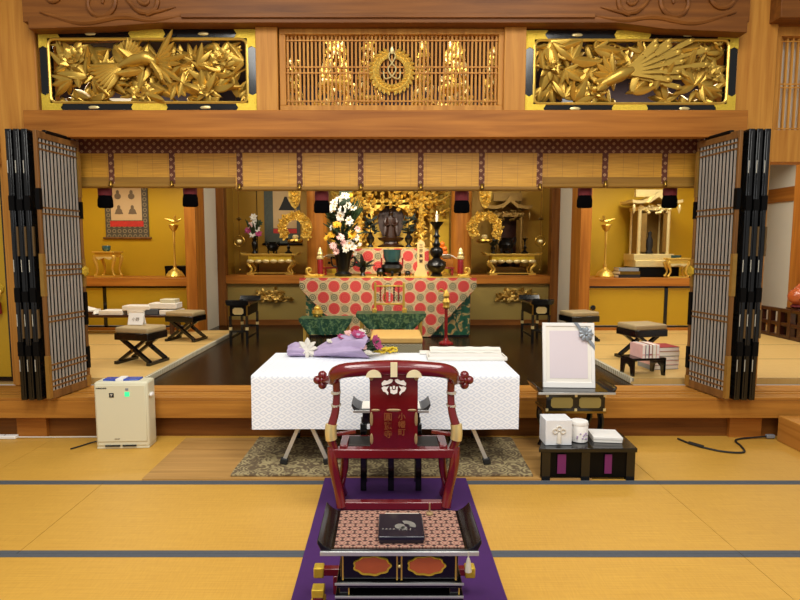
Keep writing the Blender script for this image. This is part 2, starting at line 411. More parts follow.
def tag(o, label, cat, group=None, kind=None):
    o['label'] = label; o['category'] = cat
    if group: o['group'] = group
    if kind: o['kind'] = kind
    return o
def thing(name, label, cat, loc=(0, 0, 0), rz=0, group=None):
    o = bpy.data.objects.new(name, None); col.objects.link(o); o.location = loc; o.rotation_euler = (0, 0, R(rz)); o.empty_display_size = .1
    return tag(o, label, cat, group)
def struct(name, mb, mat, label, cat, bevel=0, loc=(0, 0, 0)):
    o = mb.build(name, mat, None, bevel); o.location = loc
    return tag(o, label, cat, None, 'structure')
def dup(o, loc, rz=0, label=None, group=None):
    r = o.copy(); col.objects.link(r); r.location = loc; r.rotation_euler = (0, 0, R(rz))
    if label: r['label'] = label
    if group: r['group'] = group
    def rec(src, dst):
        for ch in list(src.children):
            c = ch.copy(); col.objects.link(c); c.parent = dst; rec(ch, c)
    rec(o, r)
    return r
def text(s, size, name, mat, parent, loc, rot=(90, 0, 0), ext=.001, bold=0, sx=1):
    cu = bpy.data.curves.new(name, 'FONT'); cu.body = s; cu.size = size; cu.align_x = 'CENTER'; cu.align_y = 'CENTER'; cu.extrude = ext; cu.offset = bold
    t = bpy.data.objects.new(name, cu); col.objects.link(t); bpy.context.view_layer.update()
    me = bpy.data.meshes.new_from_object(t.evaluated_get(bpy.context.evaluated_depsgraph_get()))
    bpy.data.objects.remove(t); me.materials.clear(); me.materials.append(MT[mat])
    o = bpy.data.objects.new(name, me); col.objects.link(o); o.location = loc; o.rotation_euler = [R(a) for a in rot]; o.parent = parent; o.scale = (sx, 1, 1)
    return o

# ------------------------------------------------------------------ the setting
b = MB()
b.cur = 2; b.box(-6.5, 6.5, -1.0, 4.70, -.12, -.03)
rows = [(3.725, 4.70, (-3.9, -2.9, .0, 1.9)), (2.815, 3.725, (-3.82, -2.0, -.18, 1.9)), (1.905, 2.815, (-4.7, -2.9, -.1, 1.9)), (.995, 1.905, (-3.82, -2.0, -.18, 1.64)), (.085, .995, (-2.9, -1.0, .74, 2.5)), (-.9, .085, (-3.8, -2, -.18, 1.64))]
for y0, y1, xs in rows:
    xs = [-6.5] + list(xs) + [6.5]
    for a, c in zip(xs, xs[1:]):
        b.cur = 0; b.box(a + .0015, c - .0015, y0 + .001, y1 - .001, -.05, 0)
        b.cur = 1; b.box(a + .0015, c - .0015, y0 + .001, y0 + .033, -.04, .0012)
        if y1 < 4.6: b.box(a + .0015, c - .0015, y1 - .033, y1 - .001, -.04, .0012)
struct('floor', b, ['tatami', 'heri', 'ink'], 'golden tatami floor of the hall with dark cloth borders', 'floor')

struct('trim_1', MB().box(-6, 6.2, 4.70, 4.78, -.12, .19), 'dwood_x', 'recessed kick board under the raised step beam', 'step', .003)
b = MB().box(-6, 6.2, 4.6, 5.04, .19, .345)
for y0, y1 in ((4.6, 4.72), (4.75, 4.80), (4.83, 5.04)): b.box(-6, 6.2, y0, y1, .345, .37)
struct('trim_2', b, 'twood_x', 'long polished wooden step beam in front of the sanctuary', 'step', .004)
struct('trim_3', MB().box(-3.24, -2.98, 4.66, 4.70, 0, .188), 'wood_x', 'short wooden support block under the step beam, behind the air purifier', 'block', .004)
struct('trim_4', MB().box(2.98, 3.26, 4.66, 4.70, 0, .188), 'wood_x', 'short wooden support block under the step beam beside the black power cord', 'block', .004)
struct('floor_sanctuary', MB().box(-2.3, 2.3, 5.04, 9.24, .25, .37).box(-2.9, -2.3, 8.22, 9.24, .25, .37).box(2.3, 2.9, 8.22, 9.24, .25, .37), 'dfloor', 'dark glossy wooden floor of the raised sanctuary', 'floor')
def platform(name, x0, x1, ex, label):
    s = 1 if ex == x1 else -1; b = MB()
    ys = [5.1, 6.02, 6.94, 7.86, 8.22]
    for ya, yb in zip(ys, ys[1:]):
        b.cur = 0; b.box(x0, x1, ya + .001, yb - .001, .36, .42)
        b.cur = 2; b.box(x0, x1, ya + .002, ya + .018, .38, .4212)
    b.cur = 1; b.box(min(ex, ex - s * .03), max(ex, ex - s * .03), 5.1, 8.22, .39, .4218); b.box(min(ex, ex + s * .004), max(ex, ex + s * .004), 5.1, 8.22, .375, .4215)
    struct(name, b, ['tatami_in', 'heri_white', 'heri_in'], label, 'floor')
platform('floor_left', -5.2, -2.3, -2.3, 'raised tatami platform under the folding stools by the scroll niche')
platform('floor_right', 2.3, 6.2, 2.3, 'raised tatami platform under the stools by the small gilt shrine niche')

for nm, x0, x1, lb in (('pillar_left', -3.47, -3.10, 'large square cypress pillar behind the left folding doors'), ('pillar_right', 3.07, 3.43, 'large square cypress pillar behind the right folding doors')):
    struct(nm, MB().box(x0, x1, 5.0, 5.34, .37, 5.0), 'wood_z', lb, 'pillar', .012)
struct('lintel', MB().box(-3.14, 3.10, 4.84, 4.92, 2.60, 2.83).box(-3.14, 3.10, 4.92, 5.12, 2.70, 2.83), 'wood_x', 'long cypress lintel below the carved transom panels', 'beam', .006)
for x0, x1, lb in ((-1.15, -.96, 'short cypress strut between the fan-tailed bird carving and the lattice'), (1.01, 1.20, 'short cypress strut between the lattice and the long-feathered carving')):
    struct('trim_5' if x0 < 0 else 'trim_6', MB().box(x0, x1, 4.93, 5.12, 2.83, 3.60), 'wood_z', lb, 'strut', .005)
# rainbow beam with carved swirls
b = MB().box(-3.10, 3.07, 4.85, 5.25, 3.56, 4.3)
b.prism([(-3.05, 3.5), (-2.35, 3.52), (-1.95, 3.55), (1.95, 3.55), (2.35, 3.50), (3.05, 3.47), (3.05, 3.60), (-3.05, 3.60)], 4.84, 5.2)
b.box(-1.75, 1.75, 4.82, 4.86, 3.585, 3.62)
def swirl(cx, cz, r, turns, s, a0=0):
    P = []
    for k in range(40):
        t = k / 39; a = a0 + s * turns * 2 * PI * t; q = r * (1 - .82 * t); P.append((cx + q * math.cos(a), 4.846, cz + q * math.sin(a)))
    b.tube(P, [.024 * (1 - .4 * k / 39) for k in range(40)], 6)
for s in (-1, 1):
    swirl(s * 2.45, 3.72, .17, 1.3, s, PI / 2); swirl(s * 2.05, 3.74, .12, 1.2, -s, -PI / 2); swirl(s * 2.85, 3.78, .13, 1.1, s, PI)
    b.tube([(s * 2.95, 4.846, 3.64), (s * 2.6, 4.846, 3.55), (s * 2.25, 4.846, 3.60), (s * 2.0, 4.846, 3.57), (s * 1.7, 4.846, 3.62)], [.010, .026, .028, .02, .006], 6, 6)
    b.tube([(s * 2.3, 4.846, 3.88), (s * 2.1, 4.846, 3.64), (s * 1.8, 4.846, 3.68)], [.008, .024, .006], 6, 6)
struct('beam', b, 'dwood_x', 'heavy brown rainbow beam with carved swirls across the top', 'beam', .004)
struct('beam_left', MB().box(-5.5, -3.40, 4.86, 5.2, 3.60, 4.3), 'dwood_x', 'end of a dark beam at the top corner over the gold sliding door', 'beam', .006)
struct('beam_right', MB().box(3.34, 5.5, 4.86, 5.2, 3.60, 4.3), 'dwood_x', 'end of a dark beam above the plain slatted transom', 'beam', .006)
b = MB().box(3.43, 5.5, 5.02, 5.2, 2.42, 2.70); b.box(3.43, 5.5, 5.05, 5.17, 3.52, 3.62); b.box(3.43, 3.49, 5.05, 5.17, 2.7, 3.52)
for k in range(28): b.box(3.52 + k * .05, 3.535 + k * .05, 5.09, 5.11, 2.7, 3.52)
for z in (2.72, 3.08, 3.11, 3.48): b.box(3.49, 5.0, 5.085, 5.09, z, z + .012)
struct('trim_7', b, 'wood_z', 'plain wooden slatted transom beyond the right pillar', 'transom')
struct('trim_10', MB().box(3.49, 5.5, 5.16, 5.18, 2.7, 3.52), 'plaster', 'pale board behind the plain slatted transom', 'board')
struct('trim_8', MB().box(-5.5, -3.47, 5.0, 5.2, 2.40, 3.6), 'wood_x', 'wooden wall board above the gold sliding door', 'wall board')
b = MB(); b.cur = 0; b.box(-5.4, -3.55, 5.09, 5.12, .44, 2.38)
b.cur = 1; b.box(-3.55, -3.515, 5.08, 5.13, .40, 2.40); b.box(-5.4, -3.55, 5.08, 5.13, .40, .44); b.box(-5.4, -3.55, 5.08, 5.13, 2.365, 2.40)
d1 = struct('door_1', b, ['goldwall', 'black'], 'gold sliding door with black frame at the left picture edge', 'door')
MB().lathe([(.045, 0), (.05, .01), (.03, .016), (.0, .012)], (-3.62, 5.075, 1.27), 20, 'y').build('pull_plate', 'goldplate', d1)
rp = MB(); rp.tube([(-3.62 + .04 * math.cos(t * PI / 8), 5.05, 1.24 + .04 * math.sin(t * PI / 8)) for t in range(17)], .006, 6); rp.build('ring_pull', 'gold', d1)
ts = MB(); ts.lathe([(.004, 0), (.018, -.02), (.015, -.04), (.03, -.055), (.035, -.16), (.0, -.16)], (-3.62, 5.05, 1.2), 14); tso = ts.build('tassel', 'redcord', d1)
MB().box(-3.515, -3.47, 5.05, 5.15, .37, 2.42).build('jamb', 'wood_z', d1)

# sanctuary shell
struct('ceiling', MB().box(-6.3, 6.3, 5.3, 10.0, 4.3, 4.4), 'darkwall', 'dark sanctuary ceiling glimpsed through the carved transoms', 'ceiling')
b = MB(); b.cur = 0; b.box(-5.2, -2.83, 8.3, 8.4, 3.0, 4.3); b.box(2.83, 6.2, 8.3, 8.4, 3.0, 4.3); b.box(-2.83, 2.83, 9.2, 9.3, 3.0, 4.3)
b.cur = 1; b.box(-5.2, -3.75, 8.285, 8.3, 3.35, 3.85); b.box(4.3, 6.0, 8.285, 8.3, 3.35, 3.85)  # pale bands paint in the lit patches of this wall
struct('wall_upper', b, ['darkwall', 'plaster'], 'dark upper sanctuary wall behind the carved transoms', 'wall')
b = MB().box(-5.2, -2.85, 9.0, 9.1, 1.1, 3.1); b.box(-5.2, -5.1, 5.4, 9.0, .3, 4.3); b.box(-2.90, -2.85, 8.4, 9.05, 1.1, 3.1)
struct('wall_left', b, 'goldwall', 'gold wall of the niche with the hanging scroll of small figures', 'wall')
b = MB().box(2.85, 5.1, 9.0, 9.1, 1.1, 3.1); b.box(2.85, 2.90, 8.4, 9.05, 1.1, 3.1); b.box(5.0, 5.1, 8.2, 9.05, .4, 3.1)
struct('wall_right', b, 'goldwall', 'gold wall of the niche with the small gilt shrine', 'wall')
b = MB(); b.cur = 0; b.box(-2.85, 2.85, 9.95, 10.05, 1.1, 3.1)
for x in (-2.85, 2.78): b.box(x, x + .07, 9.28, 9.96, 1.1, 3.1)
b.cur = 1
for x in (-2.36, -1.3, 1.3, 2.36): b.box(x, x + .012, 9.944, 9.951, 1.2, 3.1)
struct('wall_back', b, ['goldwallshade', 'blackmatt'], 'dim gold panelled wall behind the main altar', 'wall')
b = MB().box(-2.87, -2.83, 8.5, 9.12, .37, 3.1); struct('wall_white_left', b, 'greyplaster', 'narrow white plaster wall beside the black side table', 'wall')
b = MB().box(2.83, 2.87, 8.5, 9.12, .37, 3.1); struct('wall_white_right', b, 'greyplaster', 'narrow white plaster wall behind the photo frame side of the altar', 'wall')
for s, nm, lb in ((-1, 'pillar_scroll', 'square orange-brown pillar between the scroll niche and the main altar'), (1, 'pillar_shrine', 'square orange-brown pillar between the main altar and the small gilt shrine')):
    struct(nm, MB().box(min(s * 2.82, s * 2.98), max(s * 2.82, s * 2.98), 8.08, 8.5, .37, 3.1), 'owood_z', lb, 'pillar', .006)
    struct(nm + '_inner', MB().box(min(s * 2.70, s * 2.83), max(s * 2.70, s * 2.83), 9.1, 9.28, .37, 3.1), 'dwood_z', lb.replace('square orange-brown', 'darker brown rear').replace('between', 'post between'), 'pillar', .005)
    struct('pillar_round_' + ('left' if s < 0 else 'right'), MB().lathe([(.17, .37), (.17, 3.2)], (s * 1.2 + .02, 9.2, 0), 32), 'owood_z', 'round orange altar pillar beside the ' + ('large flower arrangement' if s < 0 else 'black candlestick'), 'pillar')
    xa, xb = (-5.1, -2.98) if s < 0 else (2.98, 5.0)
    struct('trim_ledge_' + ('left' if s < 0 else 'right'), MB().box(xa, xb, 8.2, 9.0, 1.09, 1.21), 'owood_x', 'wooden ledge of the ' + ('scroll niche' if s < 0 else 'small gilt shrine niche'), 'ledge', .004)
    b = MB().box(xa, xb, 8.21, 8.3, .37, .46); b.box(xa, xb, 8.25, 8.9, .38, .42)
    struct('baseboard_' + ('left' if s < 0 else 'right'), b, 'owood_x', 'low wooden rail under the ' + ('cupboard doors behind the stacked cloths' if s < 0 else 'cupboard doors behind the stool with books'), 'baseboard', .003)
    b = MB().box(min(s * 1.36, s * 2.72), max(s * 1.36, s * 2.72), 9.13, 9.95, 1.07, 1.21)
    struct('trim_shelf_' + ('left' if s < 0 else 'right'), b, 'owood_x', 'wooden shelf under the gilt offering table on the ' + ('left' if s < 0 else 'right') + ' of the altar', 'ledge', .004)
    b = MB(); b.cur = 0; b.box(min(s * 1.3, s * 2.72), max(s * 1.3, s * 2.72), 9.2, 9.26, .45, 1.07)
    b.cur = 1; b.box(min(s * 1.3, s * 2.72), max(s * 1.3, s * 2.72), 9.17, 9.26, .37, .46)
    struct('wall_panel_' + ('left' if s < 0 else 'right'), b, ['olivepanel', 'dwood_x'], 'olive gold wainscot panel on the ' + ('left' if s < 0 else 'right') + ' of the altar', 'wall panel')
struct('wall_altar_rear', MB().box(-1.3, 1.3, 9.25, 9.3, .37, 1.2), 'goldwallshade', 'low wall behind the altar block', 'wall')

def cupdoor(nm, x0, x1, lb, pull=None):
    b = MB(); b.cur = 0; b.box(x0 + .025, x1 - .025, 8.255, 8.275, .49, 1.06)
    b.cur = 1; b.box(x0, x0 + .025, 8.245, 8.28, .46, 1.09); b.box(x1 - .025, x1, 8.245, 8.28, .46, 1.09); b.box(x0, x1, 8.245, 8.28, .46, .485); b.box(x0, x1, 8.245, 8.28, 1.06, 1.09)
    o = struct(nm, b, ['goldwall', 'black'], lb, 'door')
    if pull: MB().lathe([(.035, 0), (.04, -.012), (.02, -.02), (0, -.02)], (pull[0], 8.25, pull[1]), 18, 'y').build('door_pull', 'black', o)
cupdoor('door_2', -4.28, -2.99, 'wide gold cupboard door behind the stacked white cloths')
cupdoor('door_3', -5.1, -4.28, 'gold cupboard door partly hidden behind the left lattice door')
cupdoor('door_4', 2.99, 4.2, 'wide gold cupboard door with round black pull', (3.1, .76))
cupdoor('door_5', 4.2, 5.0, 'gold cupboard door next to the right lattice door')

# side corridor on the right
b = MB(); b.cur = 0; b.box(6.2, 6.3, 4.8, 9.6, .3, 4.2); b.box(5.1, 6.2, 9.5, 9.6, .3, 4.2)
b.cur = 1; b.box(6.17, 6.2, 5.2, 9.5, 2.38, 2.6); b.box(6.18, 6.2, 5.2, 9.5, .42, .5)
struct('wall_corridor', b, ['plaster', 'owood_y'], 'white plaster corridor wall with brown wooden band', 'wall')
struct('pillar_corridor', MB().box(5.74, 6.0, 7.6, 7.85, .42, 4.2), 'owood_z', 'brown wooden post at the right picture edge', 'pillar', .006)
struct('floor_corridor', MB().box(5.0, 6.2, 8.2, 9.5, .36, .42), 'tatami_in', 'tatami floor at the far end of the corridor', 'floor')

# ------------------------------------------------------------------ folding doors
def leaf_slab(mb_black, mb_brass, W=.47, H0=.376, H1=2.60, t=.046):
    """closed door leaf: local x = thickness, y = width"""
    b = mb_black; b.box(0, t, 0, W, H0, H1); b.box(t * .3, t * .7, -.006, 0, H0 + .02, H1 - .02)
    for z in (.62, 1.0, 1.45, 2.25): mb_brass.box(t * .12, t * .22, -.004, 0, z, z + .1)
def folding(s):
    side = 'left' if s < 0 else 'right'
    wrd = ['outermost', 'second from the outside', 'third from the outside']
    xin = 2.82
    for k in range(3):
        xo = xin + .255 - k * .064
        o = thing('folding_door', 'black lacquer folding door leaf, %s of the closed stack by the %s pillar' % (wrd[k], side), 'door', (s * xo - (0 if s < 0 else .046), 4.5, 0), 0, 'closed black folding door leaves')
        b, br = MB(), MB(); leaf_slab(b, br); b.build('leaf', 'black', o, .004)
        br.build('brass_strip', 'shell', o)
        h = MB()
        for z in (1.95, 1.2, .75): h.box(.0, .046, -.008, .004, z, z + (.12 if k != 1 else .09))
        h.build('hinge', 'blackmatt', o)
        f = MB()
        for z in (.90, 1.58): f.box(.046, .060, -.004, .012, z, z + .24)
        f.build('gilt_fitting', 'dullbrass', o)
    # lattice leaf, facing the middle, slightly opened
    o = thing('lattice_door', 'lattice folding door with thin vertical bars standing open beside the ' + ('scroll niche' if s < 0 else 'small gilt shrine niche'), 'door', (s * (xin + .02), 4.5, 0), -s * -0 + (-8 if s < 0 else 8), 'lattice door leaves')
    W, z0, z1, t = .50, .378, 2.592, .030; x0 = -t / 2
    b = MB(); b.box(x0, -x0, 0, .024, z0, z1); b.box(x0, -x0, W - .024, W, z0, z1); b.box(x0, -x0, .024, W - .03, z0, z0 + .07); b.box(x0, -x0, .024, W - .024, z1 - .06, z1)
    b.build('frame', 'brownwood', o, .003)
    l = MB(); n = 11
    for k in range(n):
        y = .05 + (W - .10) * k / (n - 1); l.box(x0 * .55, -x0 * .55, y - .0095, y + .0095, z0 + .07, z1 - .06)
    l.build('lattice_bars', MT_SHEEN, o)
    l = MB()
    for z in (2.49, 2.44, 1.97, 1.92, 1.50, 1.455, 1.41, 1.07, 1.025, .66, .615, .52, .475):
        l.box(x0 * .75, -x0 * .75, .024, W - .024, z, z + .014)
    l.build('lattice_rails', 'brownwood', o)
    MB().box(-.003, .003, .024, W - .03, z0 + .07, z1 - .06).build('backing', 'blackmatt', o)
    f = MB(); f.box(-.02, .02, .10, .40, z1 - .012, z1 + .02); f.build('top_cushion', 'blackmatt', o, .01)
    f = MB()
    for z in (1.96, ): f.box(-.019, .019, -.006, .028, z, z + .17); f.box(-.019, .019, W - .028, W + .006, z - .05, z + .10)
    f.box(-.019, .019, W - .028, W + .006, .95, 1.25); f.box(-.019, .019, W - .028, W + .006, .55, .75)
    f.build('black_fitting', 'blackmatt', o)
    f = MB()
    f.box(-.018, .018, -.005, .026, 1.25, 1.6); f.box(-.018, .018, W - .026, W + .005, 1.3, 1.55); f.box(-.018, .018, -.005, .026, .39, .75); f.box(-.018, .018, W - .026, W + .005, 2.1, 2.5)
    f.box(-.018, .018, W - .05, W + .005, .385, .48); f.build('gilt_fitting', 'bronzegilt', o)
    g = MB().lathe([(.04, 0), (.045, .008), (.028, .014), (0, .01)], (0, 0, 0), 20, 'z', .12, 6); go = g.build('pull_plate', 'goldplate', o); go.location = (-s * .024, W - .02, 1.44); go.rotation_euler = (0, R(-90 * s), 0)
MT['bronzegilt'] = plain('tarnished gilt', '#a8813c', .4, .6, .2, 20)
MT_SHEEN = plain('lacquer bars with grey sheen', '#a9a298', .3, .2, .08, 4)  # grey paints the light reflected off black lacquer bars
folding(-1); folding(1)

# ------------------------------------------------------------------ bamboo blinds
def blind(x0, x1, zb, ribs, label, y=5.15):
    o = thing('bamboo_blind', label, 'blind', (0, y, 0), 0, 'bamboo blinds under the lintel')
    b = MB().box(x0, x1, -.006, .006, zb + .02, 2.54); b.build('bamboo_mat', 'bamboo', o)
    MB().box(x0, x1, -.016, .010, 2.515, 2.67).build('brocade_band', 'diamond', o)
    for x in ribs: MB().box(x - .026, x + .026, -.012, .008, zb + .02, 2.52).build('brocade_strip', 'diamond', o)
    b = MB(); b.tube([(x0, 0, zb + .022), (x1, 0, zb + .022)], .022, 10)
    if y > 5.13: b.box(x0, x1, -.009, .008, zb + .02, zb + .10)
    b.build('bottom_roll', 'rollwood', o)
    for x in ribs: MB().lathe([(.0, 0), (.018, -.01), (.014, -.03), (.022, -.05), (0, -.06)], (x, -.034, zb + .07), 10).build('hook', 'brass', o)
MT['rollwood'] = wood('bamboo roll', '#7a5622', '#9c7430', 0, .4)
blind(-2.88, -1.40, 2.20, (-2.55, -1.99), 'bamboo blind over the scroll niche beside the left lattice door')
blind(-1.40, 1.42, 2.17, (-1.36, -.81, -.25, .30, .86, 1.39), 'wide middle bamboo blind over the main altar', 5.12)
blind(1.42, 2.90, 2.20, (2.0, 2.55), 'bamboo blind over the small gilt shrine niche')
def blind_tassel(x, z, label):
    o = thing('blind_tassel', label, 'tassel', (x, 5.22 if abs(x) > 1 else 5.19, z), 0, 'black and crimson blind tassels')
    MB().lathe([(.01, .12), (.03, .09), (.06, .06), (.066, .0), (.066, -.06)], n=18, sy=.6).build('crimson_head', 'crimson', o)
    MB().lathe([(.0, -.055), (.06, -.055), (.07, -.10), (.072, -.16), (.06, -.175), (0, -.175)], n=24, lob=.04, nl=12, sy=.6).build('black_fringe', 'blackfelt', o)
    MB().tube([(0, 0, .11), (0, -.02, .2), (0, -.068, .30)], .006, 6).build('cord', 'redcord', o)
for x, z, lb in ((-2.66, 2.20, 'black and crimson tassel hanging in front of the scroll with small figures'), (-1.86, 2.21, 'black and crimson tassel hanging by the square pillar beside the scroll niche'),
                 (-.62, 2.15, 'black and crimson tassel hanging beside the tall white flowers'), (.69, 2.15, 'black and crimson tassel hanging above the black candlestick side of the altar'),
                 (1.85, 2.20, 'black and crimson tassel hanging by the square pillar of the gilt shrine niche'), (2.65, 2.20, 'black and crimson tassel hanging in front of the small gilt shrine')):
    blind_tassel(x, z, lb)

# ------------------------------------------------------------------ transom panels
def carved_panel(name, label, x0, x1, z0, z1, Y=5.0):
    cx = (x0 + x1) / 2; o = thing(name, label, 'carving', (cx, Y, z0)); W, H = x1 - x0, z1 - z0; hx = W / 2; t = .075
    f = MB().box(-hx, hx, -.03, .05, 0, t); f.box(-hx, hx, -.03, .05, H - t, H); f.box(-hx, -hx + t, -.03, .05, t, H - t); f.box(hx - t, hx, -.03, .05, t, H - t)
    f.build('frame', 'black', o, .004)
    for sx in (-1, 1):
        for sz in (0, 1):
            def q(x, z): return (sx * (hx - x), z if sz == 0 else H - z)
            p = [q(0, 0), q(.19, 0), q(.165, .035), q(.19, t), q(t, t), q(t, .16), q(.035, .14), q(0, .16)]
            if (sx > 0) == (sz == 0): p = p[::-1]
            MB().prism(p, -.036, -.030).build('gold_corner', 'goldplate', o)
    for z in (0, H - t): MB().prism([(-.14, z), (.14, z), (.16, z + t / 2), (.14, z + t), (-.14, z + t), (-.16, z + t / 2)], -.036, -.030).build('gold_fitting', 'goldplate', o)
    for x in (-hx * .52, hx * .52):
        for z in (t / 2, H - t / 2): MB().blob((x, -.032, z), (.05, .008, .016), 10, 4).build('nail_cover', 'palegold', o)
    r = MB(); i = t + .005; cr = .05
    P = []
    for sx, sz, a0 in ((1, 1, 0), (-1, 1, 90), (-1, -1, 180), (1, -1, 270)):
        for a in (0, 30, 60, 90):
            P.append((sx * (hx - i - cr) + cr * math.cos(R(a0 + a)), -.028, H / 2 + sz * (H / 2 - i - cr) + cr * math.sin(R(a0 + a))))
    r.tube(P + [P[0]], .013, 6); r.build('gold_bead', 'gold', o)
    return o, hx - t - .012, t + .012, H - t - .012
def foliage(o, hw, zl, zh, seed, n, avoid=(), spread=0):
    rr = random.Random(seed); b = MB()
    for k in range(n):
        x = rr.uniform(-hw, hw); z = rr.uniform(zl, zh)
        if any((x - a) ** 2 + (z - c) ** 2 < r_ * r_ for a, c, r_ in avoid): continue
        a0 = rr.uniform(0, 2 * PI); y = rr.uniform(-.04, .07)
        for j in range(rr.choice((3, 4, 5))):
            a = a0 + (j - 2) * R(rr.uniform(26, 40)); L = rr.uniform(.12, .24)
            ex, ez = x + L * math.cos(a), z + L * math.sin(a)
            if abs(ex) > hw + .01: L *= max(.25, (hw - abs(x)) / max(.01, abs(ex) - abs(x)))
            if ez > zh: L *= max(.3, (zh - z) / (ez - z))
            if ez < zl: L *= max(.3, (z - zl) / (z - ez))
            b.leaf((x, y, z), (math.cos(a), rr.uniform(-.35, .12), math.sin(a)), (rr.uniform(-.5, .5), -1, rr.uniform(-.3, .6)), L, L * rr.uniform(.26, .40), rr.uniform(-.4, .3), .45, .012, rr.uniform(.8, 1.2))
    # stems
    for k in range(14):
        x = rr.uniform(-hw * .95, hw * .8); z = rr.uniform(zl + .03, zh - .05)
        P = [(x, .03, z)]
        for j in range(3): x2 = P[-1][0] + rr.uniform(.05, .15); P.append((min(hw, x2), .03, min(zh, max(zl, P[-1][2] + rr.uniform(-.1, .1)))))
        b.tube(P, [.014, .012, .010, .006], 6, 4)
    b.build('carved_foliage', 'goldcarve', o)
def flower(o, x, z, r, seed):
    b = MB(); b.bloom((x, -.02, z), r * .8, (.1, -1, .25), 6, 2, .5, .9, seed); b.bloom((x, -.01, z), r * 1.3, (0, -1, 0), 7, 1, .05, .42, seed + 1)
    f = b.build('carved_flower', 'goldcarve', o)
    c = MB()
    for k in range(9): c.blob((x + r * .18 * math.cos(k * 2.4) * (k / 9) ** .5, -.085, z + r * .18 * math.sin(k * 2.4) * (k / 9) ** .5), r * .09, 6, 4)
    c.build('flower_heart', 'gold', f)
# left: a bird among big blossoms and leaves
o, hw, zl, zh = carved_panel('carved_transom', 'gilt openwork transom carving of a fan-tailed bird among big blossoms', -3.05, -1.155, 2.845, 3.545)
foliage(o, hw, zl, zh, 3, 80)
for x, z, r_, sd in ((-.66, .46, .13, 1), (.64, .47, .11, 5), (.50, .20, .09, 9), (-.08, .17, .10, 11)): flower(o, x, z, r_, sd)
def plume(b, c, a, L, W, tip=1.2, bend=.05): b.leaf(c, (math.cos(R(a)), -.12, math.sin(R(a))), (0, -1, .1), L, W, bend, .45, .012, tip)
b = MB()
for k in range(8): plume(b, (-.20, -.05, .40), 12 + k * 9, .22, .05, 1.6)
for k in range(8): plume(b, (-.22, -.05, .40), 186 + k * 8, .27, .055, 1.6)
b.tube([(-.26, -.04, .38), (-.12, -.07, .42), (.0, -.075, .44), (.06, -.07, .41), (.05, -.06, .36)], [.02, .05, .06, .045, .02], 10, 5)
for k in range(9): plume(b, (.06, -.04, .42), -66 + k * 15, .18 + .07 * (k % 3), .05)
b.build('carved_bird', 'goldcarve', o)
# right: long-feathered bird
o, hw, zl, zh = carved_panel('carved_transom', 'gilt openwork transom carving of a bird with a long straight feathered tail', 1.205, 3.06, 2.835, 3.535)
foliage(o, hw, zl, zh, 17, 72)
for x, z, r_, sd in ((.72, .34, .10, 21), (-.70, .42, .09, 25), (-.30, .20, .09, 29)): flower(o, x, z, r_, sd)
b = MB()
b.tube([(-.30, -.04, .22), (-.20, -.06, .27), (-.10, -.07, .32), (.0, -.06, .36)], [.02, .05, .055, .03], 10, 5)
b.blob((-.32, -.05, .20), (.035, .03, .03), 8, 5)
for k in range(13):
    a = R(-14 + k * 4.9); L = (.44 + .30 * math.sin(PI * (k + 1) / 13)) * (1, .68)[k % 2]; p = Vector((-.08, -.05 - .022 * (k % 2), .33)); L = min(L, (.60 - p.z) / max(.05, math.sin(a))) if a > 0 else min(L, .5)
    d = Vector((math.cos(a), -.04, math.sin(a))); e = p + d * L
    b.bar(p, e, .026, .014, (0, 1, 0)); b.bar(e - d * .13, e, .042, .012, (0, 1, 0)); b.blob(e, (.03, .010, .021), 8, 5, (0, -math.degrees(a), 0))
for k in range(6): plume(b, (-.16, -.06, .30), 100 + k * 24, .20, .055, 1.3)
b.build('carved_bird', 'goldcarve', o)
# middle lattice with crest
o = thing('lattice_transom', 'wooden lattice transom panel with thin vertical bars and gold wreath', 'transom', (.035, 5.0, 2.85))
f = MB(); f.box(-.985, .985, -.04, .06, 0, .05); f.box(-.985, .985, -.04, .06, .65, .70); f.box(-.985, -.93, -.04, .06, .05, .65); f.box(.93, .985, -.04, .06, .05, .65); f.build('frame', 'wood_z', o, .004)
l = MB()
for k in range(53): x = -.915 + 1.83 * k / 52; l.box(x - .0085, x + .0085, -.012, .012, .05, .65)
l.build('lattice_bars', 'wood_z', o)
l = MB()
for z in (.085, .325, .375, .60): l.box(-.93, .93, -.02, -.010, z, z + .012)
l.build('lattice_rails', 'wood_z', o)
cr = MB()
for s in (-1, 1):
    for k in range(13):
        a = R(90 + s * (12 + k * 12.6)); r_ = .155; p = (r_ * math.cos(a), -.03, .34 + r_ * math.sin(a)); t = a - s * PI / 2 * -1
        for q in (-1, 0, 1):
            d = (math.cos(a + s * R(90 - 52 * q)), -.25, math.sin(a + s * R(90 - 52 * q)))
            cr.leaf(p, d, (0, -1, 0), .062, .032, 0, .4, .008, 1, 4)
cro = cr.build('gold_wreath', 'oldgoldw', o) if 'oldgoldw' in MT else cr.build('gold_wreath', 'gold', o)
c2 = MB()
for s in (-1, 1):
    c2.tube([(0, -.03, .52), (s * .03, -.03, .47), (0, -.03, .41), (-s * .035, -.03, .36), (s * .0, -.03, .30), (s * .06, -.03, .28), (s * .075, -.03, .34)], .006, 6, 4)
c2.leaf((0, -.03, .49), (0, -.1, 1), (0, -1, 0), .06, .035, 0, .3); c2.build('crest_knot', 'palegold', o)
